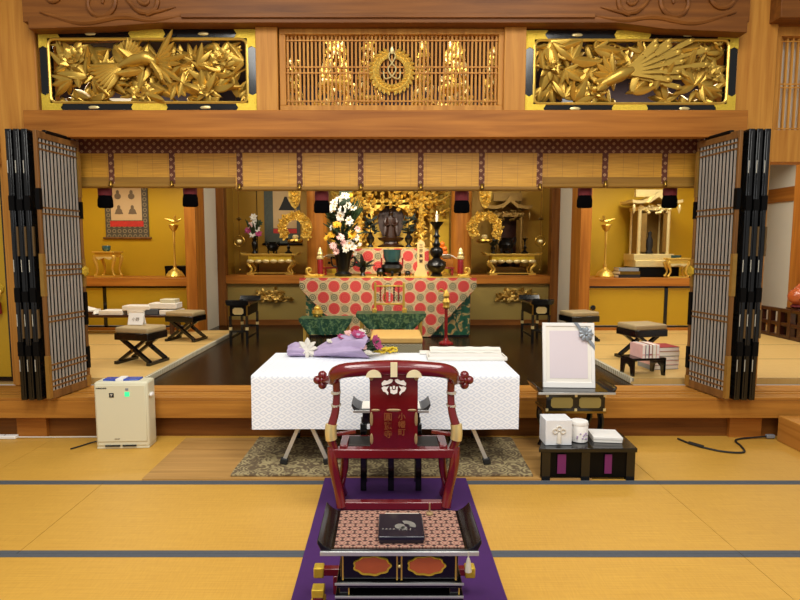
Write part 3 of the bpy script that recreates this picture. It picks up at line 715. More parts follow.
# glittering canopy ornaments hanging inside, seen through that lattice
def canopy(x, z, w, h, seed, label, n):
    o = thing('canopy_pendant', label, 'ornament', (x, 6.1 if w > .2 else 5.72, z + h)); rr = random.Random(seed); b = MB(); g = MB()
    for k in range(n):
        t = rr.random(); rad = w * (.22 + .78 * (t if h > .5 else .5)); a = rr.uniform(0, 2 * PI); q = rad * rr.uniform(.5, 1)
        p = (q * math.cos(a), q * math.sin(a) * .7, -h * t); (b if k % 3 else g).leaf(p, (rr.uniform(-.4, .4), rr.uniform(-.4, .4), -1), (rr.uniform(-.6, .6), -1, rr.uniform(-.2, .7)), .05, .036, 0, .2, .004, 1, 3)
    for k in range(7):
        a = k * 2 * PI / 7; b.tube([(0, 0, 0), (w * .5 * math.cos(a), w * .35 * math.sin(a), -h * .5), (w * math.cos(a), w * .7 * math.sin(a), -h)], .004, 5)
    for t in (.3, .65, 1): b.lathe([(w * (.22 + .78 * t), 0), (w * (.22 + .78 * t) * 1.03, -.02), (w * (.22 + .78 * t), -.04)], (0, 0, -h * t + .02), 12, sy=.7)
    b.build('gilt_chains', 'gold', o); g.build('gilt_plates', 'palegold', o)
    MB().tube([(0, 0, 0), (0, 0, 4.3 - z - h)], .008, 6).build('hanging_rod', 'brass', o)
canopy(-.56, 3.05, .27, 1.0, 1, 'large gilt pendant canopy behind the lattice, beside the wreath on the fan-tailed bird side', 380)
canopy(.72, 3.05, .24, .9, 2, 'large gilt pendant canopy behind the lattice, on the long-feathered bird side', 330)
canopy(-.97, 3.1, .13, .45, 3, 'small gilt pendant behind the far end of the lattice by the fan-tailed bird carving', 90)
canopy(1.06, 3.12, .11, .55, 4, 'slim gilt pendant behind the far end of the lattice by the long-feathered bird', 110)
canopy(-.2, 3.15, .14, .7, 5, 'narrow gilt pendant behind the lattice just left of the wreath', 100)
canopy(.36, 3.12, .12, .65, 6, 'narrow gilt pendant behind the lattice just right of the wreath', 90)

# ------------------------------------------------------------------ scroll niche (left)
o = thing('hanging_scroll', 'hanging scroll of small seated figures on the left niche wall', 'scroll', (-4.24, 8.985, 1.81))
MB().box(-.35, .35, -.006, .006, .02, 1.05).build('mounting', 'scrollsilk', o)
p = MB().box(-.25, .25, -.012, -.006, .30, 1.05).build('paper', 'scrollpaper', o)
MB().box(-.27, .27, -.013, -.006, .20, .29).build('red_strip', 'redsilk', o)
MB().tube([(-.39, -.01, .015), (.39, -.01, .015)], .018, 10).build('roller', 'brownwood', o)
for i, (x, z) in enumerate(((-.13, .70), (.09, .70), (-.12, .46), (.10, .46), (-.13, .93), (.09, .93))):
    b = MB(); b.blob((x, -.014, z + .05), (.028, .003, .035), 10, 5); b.blob((x, -.014, z - .015), (.055, .003, .05), 10, 5)
    if i > 1: b.prism([(x - .07, z - .06), (x + .07, z - .06), (x + .05, z - .01), (x - .05, z - .01)], -.016, -.012)
    b.build('painted_figure', 'dimink', p)

def gold_stand(name, label, loc, w, d, h, cat='stand'):
    """small gilt table with cabriole legs"""
    o = thing(name, label, cat, loc)
    b = MB().box(-w / 2, w / 2, -d / 2, d / 2, h - .025, h); b.box(-w * .42, w * .42, -d * .42, d * .42, h - .09, h - .025); b.build('tabletop', 'gold', o, .004)
    b = MB()
    for s in (-1, 1): b.prism([(s * w * .42, h - .09), (s * w * .25, h - .13), (0, h - .10), (0, h - .085), (s * w * .42, h - .085)][::s], -d * .43, -d * .40)
    b.build('carved_apron', 'palegold', o)
    for sx in (-1, 1):
        for sy in (-1, 1):
            x, y = sx * w * .40, sy * d * .38
            MB().tube([(x, y, h - .07), (x + sx * w * .05, y, h * .72), (x - sx * w * .06, y, h * .35), (x - sx * w * .01, y, .05), (x + sx * w * .05, y, .022)], [.028, .03, .015, .013, .022], 8, 4).build('leg', 'gold', o)
    MB().box(-w * .46, w * .46, -d * .45, d * .45, 0, .02).build('base_board', 'gold', o)
    return o
gold_stand('gilt_stand', 'small gilt cabriole stand under the green pot in the scroll niche', (-4.38, 8.6, 1.21), .34, .30, .40)
o = thing('incense_pot', 'little green pot on the gilt stand below the hanging scroll', 'pot', (-4.40, 8.6, 1.61))
MB().lathe([(.04, 0), (.06, .02), (.065, .07), (.06, .09), (.05, .09), (.045, .03), (0, .03)]).build('bowl', 'teal', o)
b = MB(); [b.cbox((.045 * math.cos(a), .045 * math.sin(a), .001), (.015, .015, .004)) for a in (.5, 2.6, 4.7)]; b.build('foot', 'darkiron', o)
def crane_candlestick(label, loc, s=1):
    o = thing('gilt_candlestick', label, 'candlestick', loc, 0, 'tall gilt candlesticks')
    b = MB().lathe([(.14, 0), (.145, .02), (.12, .06), (.08, .10), (.04, .13), (.025, .15)], n=24, lob=.05, nl=8); b.blob((0, 0, .07), (.11, .11, .05), 14, 6); b.build('base', 'gold', o)
    MB().lathe([(.02, .14), (.028, .18), (.014, .22), (.013, .5), (.02, .52), (.014, .54), (.022, .70), (.016, .72)], n=14).build('shaft', 'gold', o)
    MB().lathe([(.015, .70), (.05, .74), (.075, .80), (.07, .81), (.03, .77), (0, .77)], n=16, lob=.06, nl=6).build('flower_cup', 'gold', o)
    b = MB(); b.tube([(-.13 * s, 0, .90), (-.06 * s, 0, .88), (0, 0, .86), (.07 * s, 0, .87), (.12 * s, 0, .90)], [.006, .018, .028, .018, .005], 8, 3); b.leaf((-.01, 0, .87), (.3 * s, -.3, .3), (0, -1, .5), .13, .05); b.tube([(0, 0, .86), (0, 0, .80)], .008, 6)
    b.build('bird_finial', 'gold', o)
crane_candlestick('tall gilt candlestick with bird finial in front of the black box in the scroll niche', (-3.30, 8.5, 1.21))
o = thing('lidded_box', 'black box behind the gilt candlestick in the scroll niche', 'box', (-3.36, 8.78, 1.21))
MB().box(-.17, .17, -.1, .1, 0, .13).build('body', 'blackmatt', o, .004); MB().box(-.175, .175, -.105, .105, .13, .17).build('lid', 'blackmatt', o, .005)

# low table with folded white cloths
o = thing('low_table', 'long low dark table carrying folded white cloths before the gold cupboards', 'table', (-3.95, 7.92, .42))
MB().box(-.95, .97, -.17, .17, .25, .285).build('tabletop', 'stone', o, .004)
for sx in (-.85, .85):
    for sy in (-.12, .12): MB().box(sx - .025, sx + .025, sy - .025, sy + .025, 0, .25).build('leg', 'stone', o)
cl = [(-4.72, 'crumpled white cloth bundle at the lattice door end of the low table', .26, .07, 'c'), (-4.36, 'crumpled white cloth with brown patterned edge, second bundle from the lattice door', .34, .11, 'c'),
      (-3.96, 'flat white folded cloth packet in the middle of the low table', .34, .06, 'f'), (-3.60, 'white folded cloth packet, third from the right end of the low table', .24, .06, 'f')]
for x, lb, wd, h, k in cl:
    o = thing('folded_cloth', lb, 'cloth', (x, 7.9, .705), 0, 'folded cloths on the low table')
    if k == 'c':
        rr = random.Random(int(-x * 100)); b = MB()
        b.sheet(10, 6, lambda u, v: ((u - .5) * wd, (v - .5) * .26, .012 + h * (math.sin(PI * u) * math.sin(PI * v)) ** .5 * rr.uniform(.75, 1)), .01); b.box(-wd / 2 + .03, wd / 2 - .03, -.11, .11, 0, h * .6); b.build('bundle', 'paper', o)
        MB().box(-wd / 2 + .02, wd / 2 - .02, -.135, -.12, .004, .05).build('patterned_edge', 'stone' if 'brown' in lb else 'dimink', o)
    else:
        b = MB()
        for q in range(3): b.box(-wd / 2, wd / 2, -.13, .13, q * h / 3 + .001, (q + 1) * h / 3)
        b.build('layers', 'paper', o, .004)
def packet(x, y, z, wd, d, h, mat, label):
    o = MB().box(-wd / 2, wd / 2, -d / 2, d / 2, 0, h).build('cloth_packet', mat, None, .008); o.location = (x, y, z); tag(o, label, 'cloth', 'folded cloths on the low table')
packet(-3.60, 7.9, .766, .40, .24, .07, 'paper', 'white cloth packet lying across two packets on the low table')
packet(-3.38, 7.9, .705, .18, .24, .085, 'heri', 'blue grey packet under the white packets on the low table')
packet(-3.13, 7.9, .705, .28, .24, .07, 'paper', 'lower white packet at the stool end of the low table')
packet(-3.22, 7.9, .792, .40, .22, .08, 'paper', 'broad white packet on top of the blue grey packet on the low table')
packet(-3.16, 7.9, .873, .22, .18, .055, 'cream', 'small beige packet topmost of the pile on the low table')

# folding stools
def stool():
    o = thing('folding_stool', '', 'stool', (0, 0, 0), 0, 'black folding stools with khaki cushions')
    b = MB().box(-.24, .24, -.19, .19, .345, .41); b.build('cushion', 'cushion', o, .022, seg=3)
    b = MB().box(-.245, .245, -.195, .195, .27, .35); b.build('apron', 'black', o, .006)
    for sy in (-.155, .155):
        y = sy
        MB().bar((-.18, y, .29), (.235, y - .0, .03), .035, .05, (0, 1, 0)).build('leg', 'black', o)
        MB().bar((.18, y + .037 * (1 if sy < 0 else -1), .29), (-.235, y + .037 * (1 if sy < 0 else -1), .03), .035, .05, (0, 1, 0)).build('leg', 'black', o)
    for sx in (-.235, .235): MB().box(sx - .025, sx + .025, -.20, .20, 0, .035).build('foot_bar', 'black', o, .004)
    b = MB()
    for sy in (-.178, .178): b.lathe([(.014, -.01), (.014, .01)], (0, sy, .16), 12, 'y')
    b.build('pivot', 'brass', o)
    return o
s0 = stool(); s0.scale = (.84, .84, .97); s0.location = (-2.66, 5.85, .42); s0.rotation_euler = (0, 0, R(-14)); s0['label'] = 'folding stool with the white name card on the left tatami'
dup(s0, (-2.72, 7.32, .42), -12, 'folding stool behind the one with the white card, near the stacked cloths')
dup(s0, (2.56, 7.3, .42), 14, 'folding stool half hidden behind the photo frame by the square pillar')
dup(s0, (2.84, 6.08, .42), 14, 'folding stool behind the black stand with books on the right tatami')
o = thing('name_card', 'white folded name card standing on the nearer left stool', 'card', (-2.73, 5.91, .825), -8)
MB().prismx([(-.035, 0), (0, .125), (.035, 0), (.028, 0), (0, .112), (-.028, 0)], -.088, .088).build('card', 'paper', o)
text('小野', .045, 'writing', 'dimink', o, (0, -.0212, .055), (74.4, 0, 0), .0004)

# black side table with upturned ends (left of the altar) and its twin on the other side
def side_table(label, loc, rz):
    o = thing('side_table', label, 'table', loc, rz, 'narrow black tables beside the altar'); o.scale = (.78, .8, 1)
    b = MB().box(-.19, .19, -.42, .42, .53, .555); 
    for sy in (-1, 1): b.prismx([(sy * .42, .53), (sy * .48, .60), (sy * .46, .61), (sy * .40, .555)][::sy], -.19, .19)
    b.build('tabletop', 'black', o, .003)
    b = MB().box(-.15, .15, -.38, .38, .39, .53); b.build('drawer_box', 'blackmatt', o, .003)
    MB().prism([(-.09, .43), (-.06, .41), (.06, .41), (.09, .43), (.09, .48), (.06, .50), (-.06, .50), (-.09, .48)], -.39, -.378).build('cartouche', 'palegold', o)
    b = MB()
    for sx in (-1, 1): b.box(sx * .19 - .02, sx * .19 + .02, -.43, -.42, .525, .56); b.box(sx * .15 - .012, sx * .15 + .012, -.389, -.376, .39, .53)
    b.build('gilt_fitting', 'brass', o)
    for sx in (-1, 1):
        for sy in (-1, 1):
            l = MB().box(sx * .14 - .02, sx * .14 + .02, sy * .36 - .02, sy * .36 + .02, 0, .39).build('leg', 'black', o)
            MB().box(sx * .14 - .022, sx * .14 + .022, sy * .36 - .022, sy * .36 + .022, .20, .24).build('gilt_band', 'palegold', l)
    b = MB()
    for sx in (-1, 1): b.box(sx * .14 - .012, sx * .14 + .012, -.36, .36, .08, .11)
    for sy in (-1, 1): b.box(-.14, .14, sy * .36 - .012, sy * .36 + .012, .17, .20)
    b.build('stretcher', 'black', o)
    return o
side_table('narrow black side table with gilt fittings on the dark floor by the white wall strip', (-1.98, 7.5, .37), 0)
side_table('narrow black side table with gilt fittings mostly hidden behind the photo frame', (2.06, 7.62, .37), 0)

# ------------------------------------------------------------------ left of the altar
def offering_table(label, loc, w):
    o = thing('offering_table', label, 'table', loc, 0, 'gilt offering tables beside the altar'); h, d = .36, .34
    b = MB().box(-w / 2, w / 2, -d / 2, d / 2, h - .03, h)
    for s in (-1, 1): b.prism([(s * w / 2, h - .03), (s * (w / 2 + .045), h + .018), (s * (w / 2 + .03), h + .022), (s * (w / 2 - .02), h)][::-s], -d / 2, d / 2)
    b.build('tabletop', 'gold', o, .003)
    MB().box(-w * .40, w * .40, -d * .4, d * .4, h - .12, h - .03).build('frieze', 'goldplate', o)
    b = MB()
    for k in range(6):
        x = -w * .36 + k * w * .144; b.blob((x, -d * .42, h - .13), (w * .07, .02, .035), 8, 5)
    b.build('carved_apron', 'palegold', o)
    for s in (-1, 1):
        for sy in (-1, 1):
            MB().tube([(s * w * .38, sy * d * .36, h - .11), (s * w * .41, sy * d * .36, h * .5), (s * w * .34, sy * d * .36, h * .28), (s * w * .37, sy * d * .36, .03)], [.03, .03, .02, .025], 8, 4).build('leg', 'gold', o)
    MB().prism([(-w * .43, 0), (-w * .3, 0), (-w * .28, .02), (w * .28, .02), (w * .3, 0), (w * .43, 0), (w * .43, .035), (-w * .43, .035)], -d * .42, d * .42).build('base_board', 'gold', o)
offering_table('gilt offering table with flowers and black vessels under the figure scroll by the altar', (-2.02, 9.52, 1.21), .92)
offering_table('gilt offering table before the roofed gilt shrine next to the altar', (2.10, 9.36, 1.21), .90)
def small_vessel(kind, label, loc, mat='darkiron', sc_=1.0, group=None):
    o = thing(kind, label, {'candlestick': 'candlestick', 'incense_burner': 'incense burner', 'flower_vase': 'vase'}[kind], loc, 0, group)
    s = sc_
    if kind == 'incense_burner':
        MB().lathe([(.02 * s, .03 * s), (.07 * s, .05 * s), (.085 * s, .09 * s), (.07 * s, .13 * s), (.05 * s, .145 * s), (.06 * s, .165 * s), (.05 * s, .165 * s), (.04 * s, .12 * s), (0, .12 * s)]).build('bowl', mat, o)
        for k in range(3): a = k * 2.09 - .5; MB().tube([(.05 * s * math.cos(a), .05 * s * math.sin(a), .06 * s), (.07 * s * math.cos(a), .07 * s * math.sin(a), .03 * s), (.06 * s * math.cos(a), .06 * s * math.sin(a), 0)], [.018 * s, .012 * s, .014 * s], 8).build('foot', mat, o)
        for q in (-1, 1): MB().tube([(q * .06 * s, 0, .14 * s), (q * .10 * s, 0, .17 * s), (q * .095 * s, 0, .11 * s), (q * .075 * s, 0, .10 * s)], .008 * s, 6, 3).build('handle', mat, o)
    elif kind == 'candlestick':
        MB().lathe([(.06 * s, 0), (.062 * s, .02 * s), (.03 * s, .04 * s), (.018 * s, .07 * s), (.035 * s, .10 * s), (.015 * s, .13 * s), (.013 * s, .2 * s), (.025 * s, .215 * s), (.012 * s, .23 * s)], n=16).build('stem', mat, o)
        MB().lathe([(.012 * s, .22 * s), (.05 * s, .25 * s), (.055 * s, .255 * s), (.01 * s, .245 * s), (0, .30 * s)], n=16).build('drip_pan', mat, o)
    return o
o = thing('flower_vase', 'black vase of white and pink flowers on the gilt offering table left of the altar', 'vase', (-2.30, 9.5, 1.57))
MB().lathe([(.05, 0), (.045, .03), (.03, .06), (.05, .12), (.055, .18), (.03, .22), (.05, .26), (.04, .26), (.02, .2), (0, .2)], n=16).build('vase', 'darkiron', o)
for k, (x, z, m) in enumerate(((-.02, .33, 'petal'), (.05, .42, 'petal'), (-.05, .48, 'palepink'), (.02, .53, 'petal'), (.08, .34, 'pink'), (-.10, .40, 'pink'), (.0, .62, 'petal'), (.09, .52, 'green'))):
    MB().bloom((x, -.04, z), .06, (x * 3, -1, .4), 7, 2, .3, .6, k).build('bloom', m, o)
b = MB()
for k in range(9): a = k * .7; b.leaf((0, 0, .24), (math.cos(a) * .4, math.sin(a) * .4, 1), (0, -1, .3), .3 + .04 * (k % 3), .04, .2)
b.build('foliage', 'green', o)
small_vessel('incense_burner', 'small black incense burner in the middle of the offering table left of the altar', (-1.98, 9.46, 1.57), 'darkiron', 1.2)
small_vessel('candlestick', 'small black candlestick at the altar end of the offering table with flowers', (-1.71, 9.46, 1.57), 'darkiron', 1.0)
small_vessel('incense_burner', 'black tripod incense burner on the table before the roofed gilt shrine', (2.0, 9.33, 1.57), 'darkiron', 1.6)
small_vessel('candlestick', 'thin black candlestick on the table before the roofed gilt shrine', (2.32, 9.33, 1.57), 'darkiron', 1.0)
o = thing('flower_vase', 'dark leafy vase at the altar end of the table before the roofed shrine', 'vase', (1.78, 9.33, 1.57))
MB().lathe([(.04, 0), (.025, .03), (.045, .09), (.02, .13), (.035, .16), (.0, .15)], n=14).build('vase', 'darkiron', o)
b = MB()
for k in range(12): a = k * 1.1; b.leaf((0, 0, .13), (math.cos(a) * .7, math.sin(a) * .5, .8), (0, -1, .3), .13, .05, .2)
b.build('foliage', 'darkgreen', o)
o = thing('hanging_scroll', 'hanging scroll of a dark dressed figure behind the gilt hanging lantern', 'scroll', (-1.90, 9.935, 1.72))
MB().box(-.32, .32, -.006, .006, .02, 1.3).build('mounting', 'indigo', o)
p = MB().box(-.16, .26, -.012, -.006, .30, 1.3).build('paper', 'scrollpaper', o)
MB().box(-.16, .26, -.013, -.006, .21, .29).build('red_strip', 'redsilk', o)
b = MB(); b.prism([(-.06, .62), (.24, .62), (.12, .78), (.09, .86), (.05, .86), (.02, .78)], -.018, -.012); b.build('painted_figure', 'ink', p)
MB().tube([(-.36, -.01, .015), (.36, -.01, .015)], .018, 10).build('roller', 'blackmatt', o)

# wheel lanterns, gilt hanging lanterns
def wheel_lantern(label, x, y=8.9):
    o = thing('hanging_lamp', label, 'lamp', (x, y, 1.27), 0, 'thin hanging oil lamps')
    MB().tube([(0, 0, .95), (0, 0, 3.03)], .008, 6).build('chain', 'brass', o)
    b = MB().lathe([(.01, .0), (.03, .02), (.05, .025), (.03, .04), (.01, .06)], (0, 0, .83), 14); b.tube([(0, 0, .58), (0, 0, .95)], .007, 6); b.build('hook_plate', 'brass', o)
    b = MB(); b.tube([(.085 * math.cos(t * PI / 12), 0, .50 + .085 * math.sin(t * PI / 12)) for t in range(25)], .008, 6); b.build('ring', 'brass', o)
    MB().lathe([(.0, .0), (.03, .01), (.045, .04), (.04, .06), (.02, .07), (0, .07)], (0, 0, .46), 18).build('oil_bowl', 'palegold', o)
    MB().tube([(0, 0, .42), (0, 0, .06)], .005, 6).build('tail_rod', 'brass', o); MB().lathe([(0, 0), (.02, .03), (.0, .07)], (0, 0, 0), 10).build('drop', 'brass', o)
wheel_lantern('thin hanging oil lamp in front of the vase of flowers left of the altar', -2.40)
wheel_lantern('thin hanging oil lamp between the roofed gilt shrine and the white wall', 2.46)
def chrysanthemum_lantern(label, x, y=8.75):
    o = thing('hanging_lantern', label, 'lantern', (x, y, 1.74), 0, 'gilt chrysanthemum lanterns flanking the altar')
    rr = random.Random(int(x * 100)); b = MB(); A = [R(-46 + 272 * k / 36) for k in range(37)]
    b.prism([(.27 * math.cos(a), .24 + .245 * math.sin(a)) for a in A] + [(.14 * math.cos(a), .24 + .13 * math.sin(a)) for a in A[::-1]], -.012, .012)
    for k in range(210):
        a = R(rr.uniform(-48, 228)); q = rr.uniform(.13, .25); p = (1.1 * q * math.cos(a), -.014 - rr.uniform(0, .015), .24 + q * math.sin(a)); t = rr.uniform(0, 2 * PI)
        b.leaf(p, (math.cos(t), -.5, math.sin(t)), (rr.uniform(-.3, .3), -1, rr.uniform(-.2, .5)), .05, .034, .2, .5, .006, 1, 3)
    b.build('openwork_wreath', 'gold', o)
    b = MB(); b.lathe([(.0, .0), (.10, .0), (.13, .03), (.12, .06), (.0, .06)], (0, 0, .0), 20); b.build('base_tray', 'brass', o)
    b = MB(); b.lathe([(.03, .06), (.045, .08), (.05, .11), (.03, .13), (.0, .13)], (0, 0, 0), 14); b.build('oil_bowl', 'palegold', o)
    b = MB(); b.prism([(-.10, .90), (.10, .90), (.09, .68), (.05, .58), (0, .54), (-.05, .58), (-.09, .68)], -.03, .03)
    for k in range(36): z = rr.uniform(.58, .88); b.leaf((rr.uniform(-.08, .08) * (z - .38) * 2, -.035, z), (rr.uniform(-1, 1), -.3, rr.uniform(-1, 1)), (0, -1, .2), .06, .04, .2, .4, .005, 1, 3)
    b.build('upper_plaque', 'gold', o)
    MB().tube([(0, 0, .46), (0, 0, .56)], .01, 6).build('link', 'brass', o); MB().tube([(0, 0, .90), (0, 0, 2.56)], .01, 6).build('chain', 'brass', o)
chrysanthemum_lantern('horseshoe-shaped gilt hanging lantern beside the round pillar with flowers, before the figure scroll', -1.47)
chrysanthemum_lantern('horseshoe-shaped gilt hanging lantern in front of the roofed gilt shrine', 1.53)
def appliance(label, x):
    o = thing('gilt_relief', label, 'carving', (x, 9.195, .82), 0, 'gilt flower reliefs on the olive panels'); b = MB(); rr = random.Random(int(x * 10))
    s = 1
    for k in range(38):
        t = k / 37; px = (t - .5) * .62; hz = .05 + .09 * math.sin(PI * t) ; b.leaf((px, 0, rr.uniform(-.06, hz * 1.1)), (rr.uniform(-1, 1), -.4, rr.uniform(-.3, .9)), (0, -1, rr.uniform(-.2, .4)), .13, .06, .2, .4, .008, 1, 4)
    b.tube([(-.36, -.005, -.03), (-.2, -.01, -.05), (0, -.01, -.04), (.2, -.01, -.05), (.36, -.005, -.0)], [.005, .012, .016, .012, .004], 6, 4)
    b.build('leaf_scrolls', 'relief', o); f = MB()
    for px in (-.12, .1): f.bloom((px, -.03, .05), .11, (0, -1, .2), 8, 2, .3, .6, 3)
    f.build('blossom', 'relief', o)
appliance('gilt flower relief on the olive panel behind the narrow black side table', -1.97); appliance('gilt flower relief on the olive panel below the roofed shrine', 2.15)

def roofed_shrine(label, loc, w, h, statue='ink', s=1):
    o = thing('gilt_shrine', label, 'shrine', loc); d = w * .6
    MB().box(-w * .5, w * .5, -d * .5, d * .5, 0, h * .09).build('base', ('palegold' if s else 'oldgold'), o, .004)
    b = MB()
    for sx in (-1, 1):
        for sy in (-1, 1): b = MB().lathe([(.028, h * .09), (.028, h * .70)], (sx * w * .36, sy * d * .36, 0), 12); b.build('column', ('palegold' if s else 'oldgold'), o)
    b = MB().box(-w * .36, w * .36, d * .34, d * .36, h * .09, h * .7)
    for sx in (-1, 1): b.box(sx * w * .36 - .005, sx * w * .36 + .005, -d * .2, d * .36, h * .09, h * .7)
    b.build('inner_wall', 'oldgold' if s else 'stone', o)
    for sx in (-1, 1): 
        q = MB().box(-.045, .045, -.008, .008, h * .12, h * .66); q2 = q.build('door', 'oldgold', o); q2.location = (sx * w * .27, -d * .42, 0); q2.rotation_euler = (0, 0, R(sx * 30))
    b = MB(); rr = random.Random(3)
    b.box(-w * .42, w * .42, -d * .42, d * .42, h * .70, h * .75)
    for k in range(30): b.cbox((rr.uniform(-w * .40, w * .40), -d * .43, h * rr.uniform(.66, .78)), (.03, .03, .03), (rr.uniform(0, 90), 30, rr.uniform(0, 90)))
    b.build('brackets', ('palegold' if s else 'oldgold'), o)
    b = MB(); N_ = 12; 
    prof = []
    for i in range(N_ + 1):
        t = i / N_ * 2 - 1; prof.append((t * w * .62, h * (.77 + .10 * (1 - abs(t)) ** 2 + .035 * abs(t) ** 3)))
    prof2 = [(x, z + h * .04) for x, z in prof][::-1]; b.prism(prof + prof2, -d * .62, d * .6)
    kf = [(-w * .26, h * .80), (-w * .15, h * .87), (-w * .05, h * .93), (0, h * .945), (w * .05, h * .93), (w * .15, h * .87), (w * .26, h * .80), (w * .2, h * .80), (0, h * .88), (-w * .2, h * .80)][::-1]
    b.prism(kf, -d * .70, -d * .55); b.box(-w * .4, w * .4, -.03, .03, h * .9, h); b.build('roof', 'palegold' if s == 1 else 'oldgold', o)
    for sx in (-1, 1): MB().lathe([(.004, .12), (.02, .08), (.025, .04), (.0, -.04)], (sx * w * .56, -d * .55, h * .68), 8).build('eave_bell', ('palegold' if s else 'oldgold'), o)
    st = MB(); st.lathe([(.05, .0), (.06, .03), (.04, .06), (.055, .12), (.05, .22), (.025, .28), (.03, .31), (.028, .34), (0, .36)], (0, -.02, h * .09), 14, sy=.7); st.build('figure', 'ink', o)
roofed_shrine('small gilt roofed shrine on the ledge of the right niche', (4.12, 8.70, 1.47), .62, 1.10)
roofed_shrine('old dark gilt roofed shrine behind the offering table right of the altar', (2.10, 9.76, 1.21), .62, 1.42, 'ink', 0)
o = thing('shrine_stand', 'black box stand with gold top edge under the small gilt shrine in the right niche', 'stand', (4.1, 8.68, 1.21))
MB().box(-.26, .40, -.20, .20, 0, .16).build('box', 'blackmatt', o); MB().box(-.28, .43, -.21, .21, .16, .26).build('gold_top', 'palegold', o, .004)
gold_stand('gilt_stand', 'small gilt cabriole stand in front of the shrine in the right niche', (4.38, 8.33, 1.21), .34, .14, .30)
crane_candlestick('tall gilt candlestick beside the pile of books in the right niche', (3.36, 8.5, 1.21), -1)
for k, (m, wd, dz, lb) in enumerate((('ink', .32, 0, 'bottom black book of the pile beside the gilt candlestick in the right niche'), ('brass', .30, .05, 'middle brown book of the pile beside the gilt candlestick in the right niche'), ('ribbon', .28, .10, 'grey booklet on top of the pile in the right niche'))):
    o = thing('book', lb, 'book', (3.665, 8.45, 1.21 + dz), (0, 3, -5)[k], 'books in the right niche')
    MB().box(-wd / 2, wd / 2, -.13, .13, .005, .045).build('pages', 'paper', o); b = MB().box(-wd / 2 - .004, wd / 2 + .004, -.134, .134, 0, .006); b.box(-wd / 2 - .004, wd / 2 + .004, -.134, .134, .043, .049); b.box(-wd / 2 - .006, wd / 2 + .004, -.137, -.13, 0, .049); b.build('cover', m, o)
o = thing('offering_bowl', 'teal bowl on the gold top in front of the small gilt shrine', 'bowl', (4.46, 8.52, 1.47)); MB().lathe([(.05, 0), (.075, .04), (.08, .08), (.07, .08), (.05, .02), (0, .02)]).build('bowl', 'teal', o); MB().lathe([(.055, -.0), (.055, .006)], n=16).build('foot_ring', 'darkiron', o)
for k, (x, h, lb) in enumerate(((4.66, .22, 'taller dark bottle at the lattice door end of the right niche ledge'), (4.58, .16, 'shorter dark bottle next to the gilt stand in the right niche'))):
    o = thing('bottle', lb, 'bottle', (x, 8.3, 1.21)); MB().lathe([(.035, 0), (.038, .02), (.036, h * .55), (.014, h * .75), (.014, h)], n=16).build('body', 'darkiron', o); MB().lathe([(.017, h), (.017, h + .02), (0, h + .022)], n=12).build('cap', 'gold', o)

# ------------------------------------------------------------------ main altar
o = thing('altar', 'main altar block with gold-edged top and green skirt cloth', 'altar', (0, 7.9, .37))
MB().box(-1.18, 1.18, .03, 1.05, 0, .84).build('body', 'black', o)
MB().box(-1.20, 1.20, -.03, 1.10, .84, .875).build('top_board', 'gold', o, .004)
MB().box(-.66, .66, .62, 1.08, .875, 1.30).build('upper_tier', 'gold', o, .004)
def skirt(u, v):
    x = -1.19 + 2.38 * u; return (x, .0 - .012 * math.sin(x * 26) * (1 - v) - .006, .03 + .81 * v)
MB().sheet(120, 6, skirt, .008).build('green_skirt', 'greenbroc', o)
# brocade cloths: pointed drop over the front, straight one on the upper tier
def drop(u, v):
    # v 0 = top, 1 = bottom of the pointed cloth
    z = .862 - v * .85; top = .14; wmax = 1.27 if z > .862 - top else max(.02, 1.27 - (.862 - top - z) * .93)
    x = (u * 2 - 1) * wmax; return (x, -.045 - .010 * math.sin(x * 9) * v - .01 * v, z)
o = MB().sheet(80, 20, lambda u, v: drop(1 - u, v), .008).build('altar_cloth', 'medallion'); o.location = (0, 7.9, .37)
tag(o, 'red medallion brocade cloth hanging in a point over the green altar front', 'cloth')
o = MB().sheet(30, 8, lambda u, v: (.63 - 1.26 * u, -.012 - .006 * math.sin(u * 40) * v, .40 - .39 * v), .006).build('altar_cloth', 'medallion'); o.location = (0, 8.50, 1.255)
tag(o, 'red medallion brocade strip on the upper tier behind the teal incense pot', 'cloth')
for s, lb in ((-1, 'gilt curled end ornament on the altar edge by the big flowers'), (1, 'gilt curled end ornament on the altar edge by the black candlestick')):
    o = thing('scroll_end', lb, 'ornament', (s * 1.12, 7.96, 1.245)); b = MB()
    b.tube([(-s * .10, 0, .02), (0, 0, .02), (s * .05, 0, .05), (s * .055, 0, .11), (s * .01, 0, .12), (0, 0, .08), (s * .02, 0, .07)], [.02, .022, .024, .02, .018, .014, .01], 8, 5); b.build('curl', 'gold', o)
    MB().box(-.09, .06, -.02, .02, 0, .02).build('foot', 'gold', o)
ZT = 1.247
# shrine with the statue
o = thing('main_shrine', 'large gilt openwork main shrine at the altar centre', 'shrine', (.04, 9.30, 1.21))
MB().box(-.74, .74, .0, .55, 0, .46).build('base', 'gold', o, .004)
rr = random.Random(9)
def gilt_column(x, y, r, z0, z1, n):
    MB().lathe([(r * .9, z0), (r, z0 + .03), (r * .75, z0 + .06), (r * .75, z1 - .06), (r, z1 - .03), (r, z1)], (x, y, 0), 14).build('column', 'gold', o)
    b = MB()
    for k in range(n):
        a = rr.uniform(PI, 2 * PI); z = rr.uniform(z0, z1); b.leaf((x + r * math.cos(a), y + r * math.sin(a), z), (rr.uniform(-1, 1), -.4, rr.uniform(-1, 1)), (math.cos(a), math.sin(a), .2), .075, .05, .2, .4, .006, 1, 3)
    b.build('column_carving', 'gold', o)
for x, y, r, n in ((-.36, .10, .055, 46), (.36, .10, .055, 46), (-.52, .0, .06, 60), (.52, .0, .06, 60), (-.70, .15, .04, 30), (.70, .15, .04, 30)): gilt_column(x, y, r, .46, 1.45, n)
